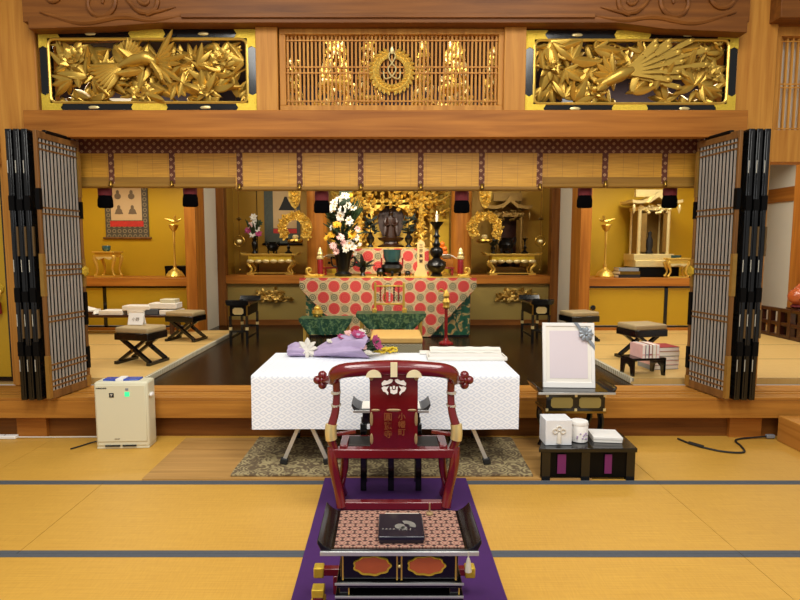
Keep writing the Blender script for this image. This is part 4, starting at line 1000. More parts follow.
b = MB().box(-.74, .74, .06, .18, 1.18, 1.26); b.box(-.8, .8, .0, .5, 1.45, 1.52)
for k in range(150):
    b.leaf((rr.uniform(-.75, .75), rr.uniform(-.05, .1), rr.uniform(1.10, 1.56)), (rr.uniform(-1, 1), -.5, rr.uniform(-1, 1)), (rr.uniform(-.4, .4), -1, rr.uniform(-.1, .6)), .10, .06, .2, .4, .008, 1, 4)
b.build('carved_canopy', 'gold', o)
b = MB().box(-.34, .34, .44, .48, .46, 1.3); b.box(-.36, -.34, .1, .48, .46, 1.3); b.box(.34, .36, .1, .48, .46, 1.3)
b.build('inner_wall', 'gold', o)
# arch over the opening
P = []; b = MB()
arc = [(.30 * math.cos(R(a)), 1.0 + .17 * math.sin(R(a))) for a in range(0, 181, 12)]
b.prism([(.34, .46), (.34, 1.22), (-.34, 1.22), (-.34, .46), (-.28, .46), (-.30, 1.0)] + arc[::-1][1:-1] + [(.30, 1.0), (.28, .46)], .06, .09)
b.build('arched_front', 'gold', o)
for s in (-1, 1): MB().box(min(s * .74, s * 1.02), max(s * .74, s * 1.02), .30, .34, .0, 1.6).build('side_screen', 'goldwall', o)
for s in (-1, 1):
    b = MB()
    for k in range(70): b.leaf((s * rr.uniform(.56, .98), rr.uniform(-.02, .25), rr.uniform(1.0, 1.55)), (rr.uniform(-1, 1), -.4, rr.uniform(-1, .6)), (rr.uniform(-.4, .4), -1, .3), .09, .055, .2, .4, .006, 1, 3)
    b.tube([(s * .55, .0, 1.3), (s * .75, -.02, 1.22), (s * .95, 0, 1.3), (s * 1.0, .05, 1.4)], [.03, .025, .02, .012], 8, 4)
    b.build('side_carving', 'gold', o)
o = thing('buddha_statue', 'dark wooden standing statue with leaf-shaped halo inside the main shrine', 'statue', (.05, 9.50, 1.67)); o.scale = (1.25, 1, 1.08)
b = MB(); b.lathe([(.16, 0), (.17, .03), (.10, .06), (.09, .09), (.15, .12), (.17, .16), (.12, .17), (0, .17)], n=20, lob=.08, nl=10, sy=.7); b.build('lotus_base', 'statue', o)
hal = [(0, .70)] + [(.18 * math.sin(t) * 1.0, .46 - .0 + .24 * math.cos(t)) for t in (.5, .9, 1.3, 1.7)] + [(.16, .30), (.11, .18), (-.11, .18), (-.16, .30)] + [(-.18 * math.sin(t), .46 + .24 * math.cos(t)) for t in (1.7, 1.3, .9, .5)]
MB().prism(hal[::-1], .05, .08).build('halo', 'statue', o)
b = MB(); b.lathe([(.062, .16), (.064, .20), (.052, .30), (.058, .38), (.072, .45), (.066, .475), (.024, .49), (.02, .51)], n=24, sy=.6, lob=.06, nl=9); b.blob((0, -.005, .545), (.032, .036, .042), 12, 8); b.blob((0, 0, .592), (.018, .02, .018), 8, 5)
for s in (-1, 1):
    b.tube([(s * .066, 0, .465), (s * .082, -.01, .40), (s * .062, -.045, .355), (s * .012, -.065, .375)], [.02, .021, .018, .01], 8, 4)
    b.leaf((s * .07, -.035, .37), (s * .12, -.1, -1), (0, -1, 0), .19, .045, .05, .3, .012)
b.build('robed_body', 'statue', o)
def dark_plant(label, x):
    o = thing('flower_vase', label, 'vase', (x, 8.78, 1.672), 0, 'black vases of evergreen on the upper tier')
    MB().lathe([(.05, 0), (.05, .02), (.025, .05), (.06, .11), (.065, .15), (.03, .2), (.04, .24), (.03, .24), (.02, .18), (0, .18)], n=16).build('vase', 'darkiron', o)
    b = MB(); r2 = random.Random(int(x * 99))
    for k in range(34): a = r2.uniform(0, 2 * PI); t = r2.uniform(.22, .48); q = r2.uniform(0, .05); b.leaf((q * math.cos(a), q * math.sin(a), t), (math.cos(a), math.sin(a), r2.uniform(-.2, .8)), (0, -.5, 1), r2.uniform(.07, .12), .05, .2)
    b.tube([(0, 0, .18), (0, 0, .5)], .008, 6); b.build('foliage', 'darkgreen', o)
dark_plant('black vase of dark evergreen at the statue, on the flower arrangement side', -.28); dark_plant('black vase of dark evergreen at the statue, on the black candlestick side', .33)
# big flower arrangement
o = thing('flower_arrangement', 'tall arrangement of white lilies and yellow chrysanthemums in a black vase on the altar', 'flowers', (-.66, 8.1, ZT))
b = MB().lathe([(.12, 0), (.13, .03), (.08, .07), (.10, .16), (.11, .24), (.14, .33), (.17, .38), (.15, .39), (.08, .33), (.06, .2), (0, .2)], n=28); b.build('vase', 'darkiron', o)
b = MB()
for s in (-1, 1): b.tube([(s * .08, 0, .24), (s * .17, 0, .28), (s * .16, 0, .16), (s * .07, 0, .14)], .012, 8, 4)
b.build('handle', 'darkiron', o)
b = MB(); r2 = random.Random(4)
for k in range(120):
    z = r2.uniform(.34, .98); a = r2.uniform(0, 2 * PI); q = r2.uniform(0, .12); b.leaf((q * math.cos(a), q * math.sin(a), z), (math.cos(a), math.sin(a) * .8, r2.uniform(.0, .9)), (0, -.6, 1), r2.uniform(.12, .24), .045, .25)
for k in range(14):
    x = -.05 + .014 * k; b.leaf((x * .2, .02, .9), ((x) * 2.2, .1, 1), (0, -1, 0), .36 + .05 * (k % 3), .035, .05)
for k in range(9): b.leaf((.06, -.01 * (k % 3), .55 + .02 * k), (.20 + .09 * k, -.05, 1), (0, -1, 0), .62 - .035 * k, .03, .05)
for k in range(9): b.leaf((-.04, -.01 * (k % 3), .45 + k * .03), (-.12 - .10 * k, -.05, 1), (0, -1, 0), .62 - .035 * k, .03, .05)
b.tube([(0, 0, .2), (0, 0, 1.0)], .02, 6); b.build('foliage', 'green', o)
fl = [(-.04, 1.10, .085, 'petal'), (.04, 1.15, .07, 'petal'), (-.12, .98, .08, 'petal'), (.0, .96, .09, 'petal'), (-.02, .86, .08, 'petal'), (.09, .80, .07, 'petal'), (.08, 1.02, .07, 'petal'), (-.10, 1.06, .06, 'petal'),
      (-.07, .74, .065, 'yellow'), (-.20, .56, .075, 'yellow'), (-.14, .60, .06, 'yellow'), (.13, .60, .07, 'yellow'), (-.13, .70, .06, 'petal'), (.10, .47, .07, 'petal'), (.18, .56, .055, 'petal'), (.02, .48, .07, 'palepink'),
      (.14, .42, .06, 'petal'), (-.02, .56, .065, 'palepink'), (.22, .46, .05, 'petal'), (-.12, .44, .06, 'palepink'), (.05, .40, .06, 'petal'), (.16, .34, .05, 'petal'), (-.08, .36, .05, 'palepink'), (.20, .68, .05, 'palepink'), (.11, 1.17, .05, 'yellow'), (.15, .98, .05, 'petal')]
for k, (x, z, r_, m) in enumerate(fl):
    f = MB().bloom((x * 1.1, -.13 - .03 * (k % 3) + abs(x) * .2, z), r_ * (.95 if k % 3 else .72), (x * 2 + .5 * math.sin(k * 9), -1, .35 + .5 * math.cos(k * 7)), 7 if m == 'petal' else 12, 2, .4, .6 if m == 'petal' else .32, k).build('bloom', m, o)
    if m == 'petal': MB().blob((x, -.16 - .03 * (k % 3) + abs(x) * .2, z + .01), .012, 6, 4).build('stamen', 'yellow', f)
# censer
o = thing('incense_pot', 'teal glazed pot set on a black tripod incense burner at the altar centre', 'incense burner', (.06, 8.1, ZT))
MB().lathe([(.05, .19), (.10, .21), (.125, .28), (.135, .375), (.14, .39), (.12, .39), (.10, .26), (0, .25)], n=28).build('glazed_pot', 'teal', o)
MB().lathe([(.07, .04), (.13, .07), (.165, .12), (.15, .165), (.11, .185), (.125, .205), (.09, .205), (0, .20)], n=28).build('burner_bowl', 'darkiron', o)
for k in range(3): a = k * 2.094 - PI / 2; MB().tube([(.10 * math.cos(a), .10 * math.sin(a), .08), (.14 * math.cos(a), .14 * math.sin(a), .04), (.12 * math.cos(a), .12 * math.sin(a), 0)], [.03, .018, .022], 8, 3).build('foot', 'darkiron', o)
for s in (-1, 1): MB().box(s * .155 - .012, s * .155 + .012, -.02, .02, .15, .27).build('red_handle', 'redbright', o, .004)
o = thing('memorial_tablet', 'pale wooden memorial tablet standing between the teal pot and the black candlestick', 'tablet', (.48, 8.02, ZT))
MB().prism([(-.10, 0), (.10, 0), (.085, .06), (.065, .09), (.06, .13), (-.06, .13), (-.065, .09), (-.085, .06)], -.04, .04).build('base', 'tabletwood', o, .004)
MB().prism([(-.052, .13), (.052, .13), (.055, .49), (.0, .53), (-.055, .49)], -.015, .015).build('board', 'tabletwood', o, .003)
for k, ch in enumerate('三界萬霊'): text(ch, .062, 'writing', 'stone', o, (0, -.0165, .44 - k * .075), ext=.0006, bold=.0006)
o = thing('candlestick', 'tall black bronze candlestick with a lit white candle on the altar', 'candlestick', (.71, 8.05, ZT))
MB().lathe([(.085, 0), (.09, .015), (.06, .04), (.07, .06), (.12, .10), (.145, .16), (.12, .22), (.07, .25), (.05, .27), (.085, .31), (.10, .36), (.08, .41), (.045, .43), (.06, .47), (.035, .5), (.03, .56), (.055, .58), (.03, .61), (.028, .68), (.045, .70)], n=24).build('stem', 'darkiron', o)
MB().lathe([(.03, .69), (.05, .72), (.09, .77), (.105, .79), (.09, .785), (.02, .76), (0, .76)], n=24).build('drip_pan', 'darkiron', o)
c_ = MB().lathe([(.016, .76), (.022, .9), (.0, .9)], n=12).build('candle', 'petal', o); MB().lathe([(.0, .905), (.009, .92), (.0, .955)], n=10).build('flame', 'flame', c_)
def red_lamp(label, x):
    o = thing('altar_lamp', label, 'lamp', (x, 8.1, ZT), 0, 'small red and gold altar lamps')
    MB().lathe([(.05, 0), (.055, .02), (.045, .03)], n=18).build('foot', 'gold', o)
    MB().lathe([(.042, .03), (.045, .06), (.045, .24), (.04, .26)], n=18).build('red_body', 'redbright', o)
    MB().lathe([(.05, .25), (.055, .27), (.05, .29), (.035, .30), (.045, .33), (.03, .36), (.032, .38), (.012, .41), (.0, .43)], n=18).build('finial', 'palegold', o)
red_lamp('small red lamp with gold finial at the altar end by the tall flowers', -1.0); red_lamp('small red lamp with gold finial at the altar end by the black candlestick', 1.07)
def offering(label, x, s, y=8.35):
    o = thing('offering_tray', label, 'tray', (x, y, ZT)); 
    for sx in (-.09, .09):
        for sy in (-.06, .06): MB().box(sx - .015, sx + .015, sy - .015, sy + .015, 0, .10).build('leg', 'redbright', o)
    MB().box(-.12, .12, -.09, .09, .10, .125).build('red_board', 'redbright', o, .004)
    b = MB().box(-.10, .10, -.08, .08, .125, .25); b.build('wooden_box', 'wood_x', o, .004)
    MB().blob((-.03, -.082, .19), (.022, .004, .022), 12, 6).build('round_hole', 'blackmatt', o)
    b = MB().sheet(10, 6, lambda u, v: (-.16 + .32 * u, -.10 + .2 * v, .25 + .07 * math.sin(PI * u) + .02 * abs(u - .5)), .008); b.blob((0, 0, .285), (.09, .07, .035), 12, 6); b.build('white_paper', 'paper', o)
offering('red footed tray with wooden box and white paper behind the black candlestick', .88, 1); offering('red footed tray with white paper beside the tall flower vase', -.86, -1, 8.4)
o = thing('fruit_tower', 'stack of oranges on a stand behind the black candlestick', 'fruit', (.86, 8.72, ZT))
MB().lathe([(.09, 0), (.09, .02), (.04, .04), (.03, .12), (.05, .16), (.11, .2), (.11, .22), (0, .22)], n=20).build('stand', 'gold', o)
for z, n_, q in ((.265, 5, .065), (.335, 4, .05), (.405, 3, .04), (.475, 1, 0)):
    for k in range(n_): a = k * 2 * PI / n_ + z * 9; MB().blob((q * math.cos(a), q * math.sin(a), z), .043, 12, 8).build('orange', 'orange', o)
for k, (kind, x, y, s, lb) in enumerate((('incense_burner', -.11, 8.05, .75, 'little black burner on the altar between the flowers and the teal pot'), ('incense_burner', .29, 8.05, .5, 'tiny black burner on the altar beside the memorial tablet'), ('flower_vase', -.38, 8.25, 1, 'dark vase with leaning leaves on the altar right of the tall flowers'))):
    if kind == 'flower_vase':
        o = thing(kind, lb, 'vase', (x, y, ZT)); MB().lathe([(.05, 0), (.03, .04), (.05, .10), (.03, .15), (0, .15)], n=14).build('vase', 'darkiron', o)
        b = MB(); [b.leaf((0, 0, .13), (math.cos(q * .8) * .9, -.4, .35 + .3 * (q % 3)), (0, -.5, 1), .2, .06, -.2) for q in range(8)]; b.build('foliage', 'darkgreen', o)
    else: small_vessel(kind, lb, (x, y, ZT), 'darkiron', s)
# front of the altar
o = thing('sutra_rack', 'small gold railing rack with hanging beads in front of the medallion cloth', 'rack', (.02, 7.30, .80))
b = MB()
for s in (-1, 1): b.box(s * .19 - .014, s * .19 + .014, -.014, .014, .0, .40); b.box(s * .2 - .03, s * .2 + .03, -.06, .06, 0, .05)
for z in (.10, .34): b.box(-.21, .21, -.012, .012, z, z + .022)
b.build('gold_frame', 'gold', o, .003)
for k in range(5):
    x = -.12 + .06 * k; c_ = MB(); c_.tube([(x, 0, .35), (x, 0, .14)], .006, 6)
    for q in range(6): c_.blob((x, 0, .16 + q * .035), .015, 8, 5)
    c_.build('bead_string', ('redcorddark', 'brass', 'petal', 'darkiron', 'redcorddark')[k], o)
def green_desk(label, loc, w, h, d):
    o = thing('covered_desk', label, 'desk', loc, 0, 'small desks under green brocade')
    MB().box(-w / 2, w / 2, -d / 2, d / 2, h - .03, h).build('tabletop', 'gold', o)
    for sx in (-1, 1):
        for sy in (-1, 1): MB().box(sx * (w / 2 - .04) - .02, sx * (w / 2 - .04) + .02, sy * (d / 2 - .04) - .02, sy * (d / 2 - .04) + .02, 0, h - .03).build('leg', 'gold', o)
    def cl(u, v):
        drop_ = .20 * (1 - v); x = (u - .5) * (w + .06) * (1 - .42 * max(0, (1 - v) - .15)); return (x, -d / 2 - .014 - .01 * math.sin(u * 22) * (1 - v), h + .006 - drop_)
    b = MB().sheet(30, 6, cl, .006); b.box(-w / 2 - .03, w / 2 + .03, -d / 2 - .014, d / 2, h + .001, h + .008); b.build('green_cloth', 'greendam', o)
green_desk('gold-legged desk under green cloth carrying the gold railing rack', (.04, 7.30, .37), .86, .42, .36)
green_desk('smaller green cloth desk behind the lilac bouquet', (-.80, 7.1, .37), .62, .38, .30)
o = thing('incense_burner', 'little gilt incense burner on the smaller green cloth desk', 'incense burner', (-.92, 7.1, .76))
MB().lathe([(.05, .02), (.075, .05), (.07, .09), (.04, .10), (.05, .12), (.02, .15), (0, .16)], n=18).build('bowl', 'gold', o); b = MB(); [b.blob((.05 * math.cos(a), .05 * math.sin(a), .018), .018, 8, 5) for a in (0.5, 2.6, 4.7)]; b.build('foot', 'gold', o)
o = thing('gong_stand', 'red lacquer pole with gold top standing before the altar cloth', 'stand', (.78, 7.3, .37))
MB().lathe([(.10, 0), (.10, .02), (.04, .05), (.03, .08)], n=18).build('base', 'redbright', o)
MB().lathe([(.022, .06), (.022, .50)], n=14).build('pole', 'redbright', o)
b = MB().lathe([(.034, .48), (.05, .50), (.04, .53), (.055, .57), (.03, .62), (.045, .65), (.03, .70), (.0, .74)], n=16); b.tube([(0, 0, .68), (-.07, 0, .74), (-.10, 0, .70)], .012, 8, 4); b.build('gold_top', 'gold', o)
o = thing('seat_platform', 'square low priest seat with straw-coloured pad and lattice brocade side', 'seat', (.10, 6.62, .37))
MB().box(-.32, .32, -.33, .33, 0, .05).build('base', 'black', o); MB().box(-.30, .30, -.31, .31, .05, .17).build('brocade_side', 'checkbroc', o, .01); MB().box(-.305, .305, -.315, .315, .17, .25).build('pad', 'rice', o, .02)

# ------------------------------------------------------------------ right tatami: book stand and books
o = thing('book_stand', 'low black arched stand holding books on the right tatami edge', 'stand', (2.50, 5.30, .42), 8); o.scale = (.8, .9, 1)
MB().box(-.22, .22, -.12, .12, .15, .175).build('tabletop', 'black', o, .004)
for s in (-1, 1):
    MB().prismx([(-.12, 0), (-.12, .15), (.12, .15), (.12, 0), (.08, 0), (.06, .08), (0, .11), (-.06, .08), (-.08, 0)], s * .2 - .014, s * .2 + .014).build('leg_panel', 'black', o)
for k in range(5):
    ob = thing('book', 'upright thin red and white book, %s from the left on the black arched stand' % ('first', 'second', 'third', 'fourth', 'fifth')[k], 'book', (2.43 + .036 * k, 5.27 + .004 * k, .597), 8, 'upright books on the black stand')
    MB().box(-.013, .013, -.10, .10, .0, .125 + .004 * (k % 2)).build('pages', 'paper', ob); b = MB().box(-.016, -.012, -.102, .102, 0, .13); b.box(.012, .016, -.102, .102, 0, .13); b.box(-.016, .016, -.104, -.099, .03, .04); b.build('cover', ('palepink', 'ribbon', 'redcord', 'cream', 'palepink')[k], ob)
for k in range(5):
    ob = thing('book', 'pale book lying flat beside the black stand, %s of the pile' % ('bottom', 'second from the bottom', 'middle', 'second from the top', 'topmost')[k], 'book', (2.80 + .006 * (k % 2), 5.60, .42 + .046 * k), 8 + 2 * (k % 2), 'flat pile of pale books on the right tatami')
    MB().box(-.15, .15, -.11, .11, .003, .042).build('pages', 'paper', ob); b = MB().box(-.153, .153, -.113, .113, 0, .005); b.box(-.153, .153, -.113, .113, .040, .045); b.box(-.155, -.15, -.113, .113, 0, .045); b.build('cover', ('ribbon', 'palepink', 'ribbon', 'cream', 'redcord')[k], ob)

# ------------------------------------------------------------------ corridor railing and wooden fish
o = thing('railing', 'dark red wooden railing along the corridor at the right edge', 'railing', (5.45, 6.4, .42))
b = MB()
for z in (.0, .17, .36): b.box(-.03, .03, 0, 2.3, z, z + .05)
b.build('rail', 'stone', o, .004)
for k in range(13): MB().box(-.035, .035, k * .19 - .03, k * .19 + .03, .0, .40).build('post', 'stone', o)
o = thing('wooden_fish', 'orange-brown rounded wooden temple drum behind the corridor railing', 'drum', (5.63, 7.43, .42))
MB().box(-.12, .12, -.12, .12, 0, .42).build('stand', 'stone', o); MB().lathe([(.10, .42), (.13, .44), (.10, .47), (0, .47)], n=18).build('cushion', 'crimson', o)
b = MB(); b.blob((0, 0, .58), (.17, .15, .13), 20, 12); b.tube([(-.10, 0, .66), (0, 0, .74), (.10, 0, .66)], .03, 8, 4); b.build('drum_body', 'copper', o); MB().box(-.12, .12, -.152, -.12, .545, .555).build('slit', 'blackmatt', o)

# ------------------------------------------------------------------ hall floor coverings
o = struct('trim_9', MB().box(-1.75, 1.45, 3.765, 4.62, .0005, .010), 'board', 'thin wooden floor board lying under the grey brown rug', 'floor board')
def rugf(u, v): return (-1.12 + 2.17 * u + (v - .5) * .02, 3.80 + .80 * v, .026 + .004 * math.sin(u * 40 + v * 6) * math.sin(v * 11 + u * 5))
o = MB().sheet(80, 20, rugf, .012).build('rug', 'rug'); tag(o, 'grey brown damask rug under the white table', 'rug')
o = MB().sheet(12, 40, lambda u, v: (-.45 + 1.005 * u, -.2 + 3.98 * v, .012 + .0015 * math.sin(v * 60 + u)), .008).build('carpet', 'purple'); tag(o, 'purple carpet runner under the red chair', 'carpet')

# ------------------------------------------------------------------ white table
o = thing('trestle_table', 'folding trestle legs with boards under the white figured cloth', 'table', (-.02, 4.4, .03))
MB().box(-.94, .94, -.40, .40, .645, .67).build('tabletop', 'white', o)
for sx in (-1, 1):
    for y in (-.40, .18):
        for q in (-1, 1):
            l = MB(); l.bar((sx * .60 + q * .012, y, .645), (sx * .60 + q * .014, y, .36), .026, .022, (0, 1, 0)); l.bar((sx * .60 + q * .014, y, .365), (sx * .60 + q * .16, y, .03), .028, .022, (0, 1, 0)); lo = l.build('leg', 'silver', o)
            MB().cbox((sx * .60 + q * .162, y, .02), (.055, .045, .045), (0, q * -12, 0)).build('rubber_foot', 'rubber', lo, .006)
        MB().box(sx * .60 - .06, sx * .60 + .06, y - .02, y + .02, .33, .36).build('hinge_bracket', 'rubber', o)
    MB().box(sx * .6 - .012, sx * .6 + .012, -.40, .18, .5, .52).build('brace', 'silver', o)
def tcloth(u, v):
    # front hem .. up, over the top .. back
    L = [(.0, -.452, .31), (.31, -.450, .706), (.33, -.438, .712), (.70, .452, .712), (.72, .462, .705), (1, .462, .36)]
    for a, c_ in zip(L, L[1:]):
        if v <= c_[0]: t = (v - a[0]) / (c_[0] - a[0]); break
    y = a[1] + (c_[1] - a[1]) * t; z = a[2] + (c_[2] - a[2]) * t; x = -.985 + 1.97 * u
    if v < .31: y -= .006 * math.sin(x * 13 + math.sin(x * 5)) * (1 - v / .31)
    return (x, y, z)
b = MB().sheet(100, 60, tcloth, .004)
for s in (-1, 1): b.sheet(24, 8, lambda u, v: (s * (.985 + .004 * math.sin(u * 22) * (1 - v)), (-.45 + .91 * u) if s > 0 else (.46 - .91 * u), .31 + .40 * v), .004)
o = b.build('tablecloth', 'hexcloth'); o.location = (-.02, 4.4, 0); tag(o, 'white figured satin cloth covering the trestle table', 'tablecloth')
# bouquet
o = thing('bouquet', 'bouquet wrapped in lilac paper with white bow lying on the white table', 'bouquet', (-.86, 4.70, .715), -4)
b = MB(); prof = [(.0, .06), (.05, .075), (.12, .068), (.17, .04), (.21, .036), (.27, .06), (.36, .088), (.48, .112), (.60, .122), (.68, .118)]
n = 40
def wr(u, v):
    t = v * (len(prof) - 1); i = min(int(t), len(prof) - 2); q = t - i; x = prof[i][0] * (1 - q) + prof[i + 1][0] * q; r_ = prof[i][1] * (1 - q) + prof[i + 1][1] * q
    a = 2 * PI * u; r_ *= 1 + .14 * math.sin(a * 7 + v * 4) * (.3 + abs(v - .4)) + .03 * math.sin(a * 13)
    return (x + .03 * math.cos(a * 3) * v, r_ * math.cos(a) * 1.15, max(.004, r_ * .74 + r_ * .74 * math.sin(a) + .008 * math.sin(a * 5 + v * 9) * v))
b.sheet(60, 36, wr, .003); b.build('wrapping_paper', 'lilac', o, 0, 60)
b = MB()
for k in range(8): a = k * PI / 4; b.leaf((.17, -.03, .075), (math.cos(a) * .9, -.35, math.sin(a) * .8 + .3), (0, -.6, .8), .085, .05, -.3, .3)
b.tube([(.19 + .002 * k, .045 * math.cos(k * PI / 8), .028 + .03 * math.sin(k * PI / 8)) for k in range(17)], .012, 6); b.build('white_bow', 'petal', o)
for k, (x, y, z, r_, m) in enumerate(((.75, -.02, .12, .07, 'pink'), (.60, .0, .18, .06, 'pink'), (.66, -.08, .09, .035, 'palepink'), (.52, .02, .19, .04, 'palepink'), (.70, -.10, .05, .035, 'petal'), (.63, .05, .20, .035, 'petal'), (.46, .0, .165, .035, 'pink'), (.36, -.02, .13, .028, 'petal'))):
    MB().bloom((x, y, z), r_, (1, -.4, .5) if k < 1 else (.3, -.5, 1), 8, 3, .7, .8, k).build('bloom', m, o)
b = MB()
for k in range(16): r3 = random.Random(k); b.leaf((.62, r3.uniform(-.08, .08), .08), (1, r3.uniform(-.6, .3), r3.uniform(-.2, .6)), (0, -.4, 1), r3.uniform(.12, .19), .035, .1)
b.build('foliage', 'green', o)
o = thing('gold_ribbon', 'loose yellow gold ribbon beside the lilac bouquet on the white table', 'ribbon', (-.02, 4.80, .715))
b = MB(); r3 = random.Random(2)
for q in range(3):
    P = [(r3.uniform(-.11, .11), r3.uniform(-.06, .06), .012 + .02 * (k % 3)) for k in range(9)]; b.tube(P, .007, 6, 4)
b.build('cord', 'lemon', o)
o = thing('cloth_bundle', 'long white folded cloth bundle at the back of the white table', 'cloth', (.68, 4.80, .715), -1)
b = MB().sheet(30, 10, lambda u, v: (-.31 + .62 * u, -.07 + .14 * v, .002 + .058 * math.sin(PI * min(.97, max(.03, v))) ** .4 + .003 * math.sin(u * 25)), .004); b.box(-.30, .30, -.06, .06, 0, .05); b.build('roll', 'paper', o, .006)
MB().box(-.40, -.305, -.06, .05, 0, .02).build('loose_end', 'paper', o, .006)
o = thing('white_tray', 'flat white tray in front of the long white cloth bundle', 'tray', (.66, 4.58, .715))
b = MB().box(-.33, .33, -.10, .10, 0, .01); b.box(-.33, .33, -.10, -.092, .01, .03); b.box(-.33, .33, .092, .10, .01, .03); b.box(-.33, -.322, -.092, .092, .01, .03); b.box(.322, .33, -.092, .092, .01, .03); b.build('tray', 'paper', o, .003)
MB().box(-.31, .31, -.085, .085, .01, .024).build('liner', 'white', o)

# ------------------------------------------------------------------ red ceremonial chair (seen from behind)
o = thing('ceremonial_chair', 'red lacquer ceremonial chair with curved rail and white crest on its back', 'chair', (.035, 3.3, .016))
b = MB(); hp = [(-.368, .03, .82), (-.354, -.01, .86), (-.30, -.05, .89), (-.16, -.06, .905), (0, -.06, .91)]
pts = [(-.44, .13, .79), (-.405, .09, .80)] + hp + [(-x, y, z) for x, y, z in hp[:-1][::-1]] + [(.405, .09, .80), (.44, .13, .79)]
b.tube(pts, [.02, .03, .038, .044, .045, .045, .047, .045, .045, .044, .038, .03, .02], 12, 5); b.build('top_rail', 'red', o, 0, 60)
for s in (-1, 1):
    b = MB(); x, y, z = s * .455, .15, .785
    for dx, dz in ((s * .030, 0), (0, .032), (0, -.032)): b.blob((x + dx, y, z + dz), (.030, .032, .028), 12, 7)
    b.blob((x, y, z), (.026, .034, .026), 10, 6); b.build('rail_finial', 'red', o)
    p = MB(); p.tube([(s * .355, .02, .83), (s * .352, .015, .72), (s * .36, .0, .62), (s * .385, -.02, .52), (s * .385, -.01, .44), (s * .365, 0, .38)], [.028, .026, .028, .032, .032, .03], 10, 5, .8); po = p.build('back_post', 'red', o, 0, 60)
    for z in (.735, .655): MB().tube([(s * .355, .012, z), (s * .356, .011, z + .012)], .031, 12).build('inlay_band', 'shell', po)
    MB().tube([(s * .383, -.022, .455), (s * .387, -.024, .50), (s * .383, -.020, .55)], .037, 12, 3, .85).build('gold_bracket', 'palegold', po)
    MB().tube([(s * .38, .0, .40), (s * .375, -.02, .30), (s * .345, .0, .13), (s * .325, -.02, .02)], [.032, .03, .03, .032], 10, 4).build('leg', 'red', o)
    MB().tube([(s * .305, .03, .37), (s * .31, .05, .25), (s * .335, .09, .12), (s * .33, .18, .02)], [.026, .026, .026, .03], 10, 4).build('leg', 'red', o)
    MB().bar((s * .31, .0, .385), (s * .31, .20, .385), .05, .045).build('seat_side_rail', 'red', o, .006)
    MB().bar((s * .24, .06, .475), (s * .37, .01, .475), .025, .022).build('arm_brace', 'red', o, .004)
MB().box(-.40, .40, -.035, .03, .335, .395).build('seat_rail', 'red', o, .008)
MB().box(-.33, .33, -.02, .03, .0, .05).build('foot_stretcher', 'red', o, .006)
MB().box(-.285, .285, .03, .20, .375, .40).build('seat', 'leather', o, .004)
MB().box(-.31, .31, .19, .215, .35, .40).build('front_rail', 'red', o, .005)
# back splat
sp = MB().sheet(8, 20, lambda u, v: (.145 - .29 * u, -.018 - .045 * v - .012 * math.sin(PI * v), .36 + .52 * v), -.022).build('splat', 'red', o)
def ys(z): v = (z - .36) / .52; return -.018 - .045 * v - .012 * math.sin(PI * v) - .0235
b = MB()
for x, z, wd, h in ((-.135, .60, .02, .09), (.135, .60, .02, .09), (-.135, .47, .02, .07), (.135, .47, .02, .07), (-.135, .86, .03, .045), (.135, .86, .03, .045), (-.11, .655, .055, .016), (.11, .655, .055, .016), (0, .655, .09, .018)):
    b.blob((x, ys(z) - .0005, z), (wd * .5, .004, h * .5), 12, 6)
b.build('gilt_fitting', 'dulltan', sp)
for x in (-.12, .12): MB().prism([(x + .046 * math.cos(k * PI / 12), .862 + .046 * math.sin(k * PI / 12)) for k in range(13)], -.112, -.09).build('rail_clasp', 'clasp', o)
MB().box(-.02, .02, -.112, -.09, .865, .95).build('rail_clasp', 'clasp', o)
# white crest: two cloud wings, crown and bell
b = MB(); cz = .795
def pl(P): b.prism([(x, cz + z) for x, z in P], ys(cz) - .004, ys(cz) + .004)
for s in (-1, 1):
    pl([(s * .005, .048), (s * .022, .052), (s * .040, .040), (s * .058, .044), (s * .074, .026), (s * .070, .012), (s * .052, .016), (s * .040, .020), (s * .022, .026), (s * .010, .034)][::-s])
    pl([(s * .030, .010), (s * .046, .004), (s * .060, .008), (s * .074, -.002), (s * .064, -.022), (s * .050, -.028), (s * .036, -.045), (s * .032, -.030), (s * .044, -.014)][::-s])
    pl([(s * .012, .004), (s * .024, .006), (s * .022, -.012), (s * .012, -.010)][::-s])
pl([(-.022, -.016), (-.010, -.012), (0, -.018), (.010, -.012), (.022, -.016), (.020, -.032), (0, -.040), (-.020, -.032)][::-1])
pl([(-.007, .010), (.007, .010), (.005, -.008), (-.005, -.008)][::-1])
b.build('white_crest', 'whitepaint', sp)
for k, ch in enumerate('小幡町'): text(ch, .046, 'gold_lettering', 'goldtext', sp, (.048, ys(.615 - .05 * k) - .001, .612 - .05 * k), (90 - 5, 0, 0), .0008, .0006)
for k, ch in enumerate('圓應寺'): text(ch, .052, 'gold_lettering', 'goldtext', sp, (-.035, ys(.61 - .055 * k) - .001, .610 - .056 * k), (90 - 5, 0, 0), .0008, .0006)

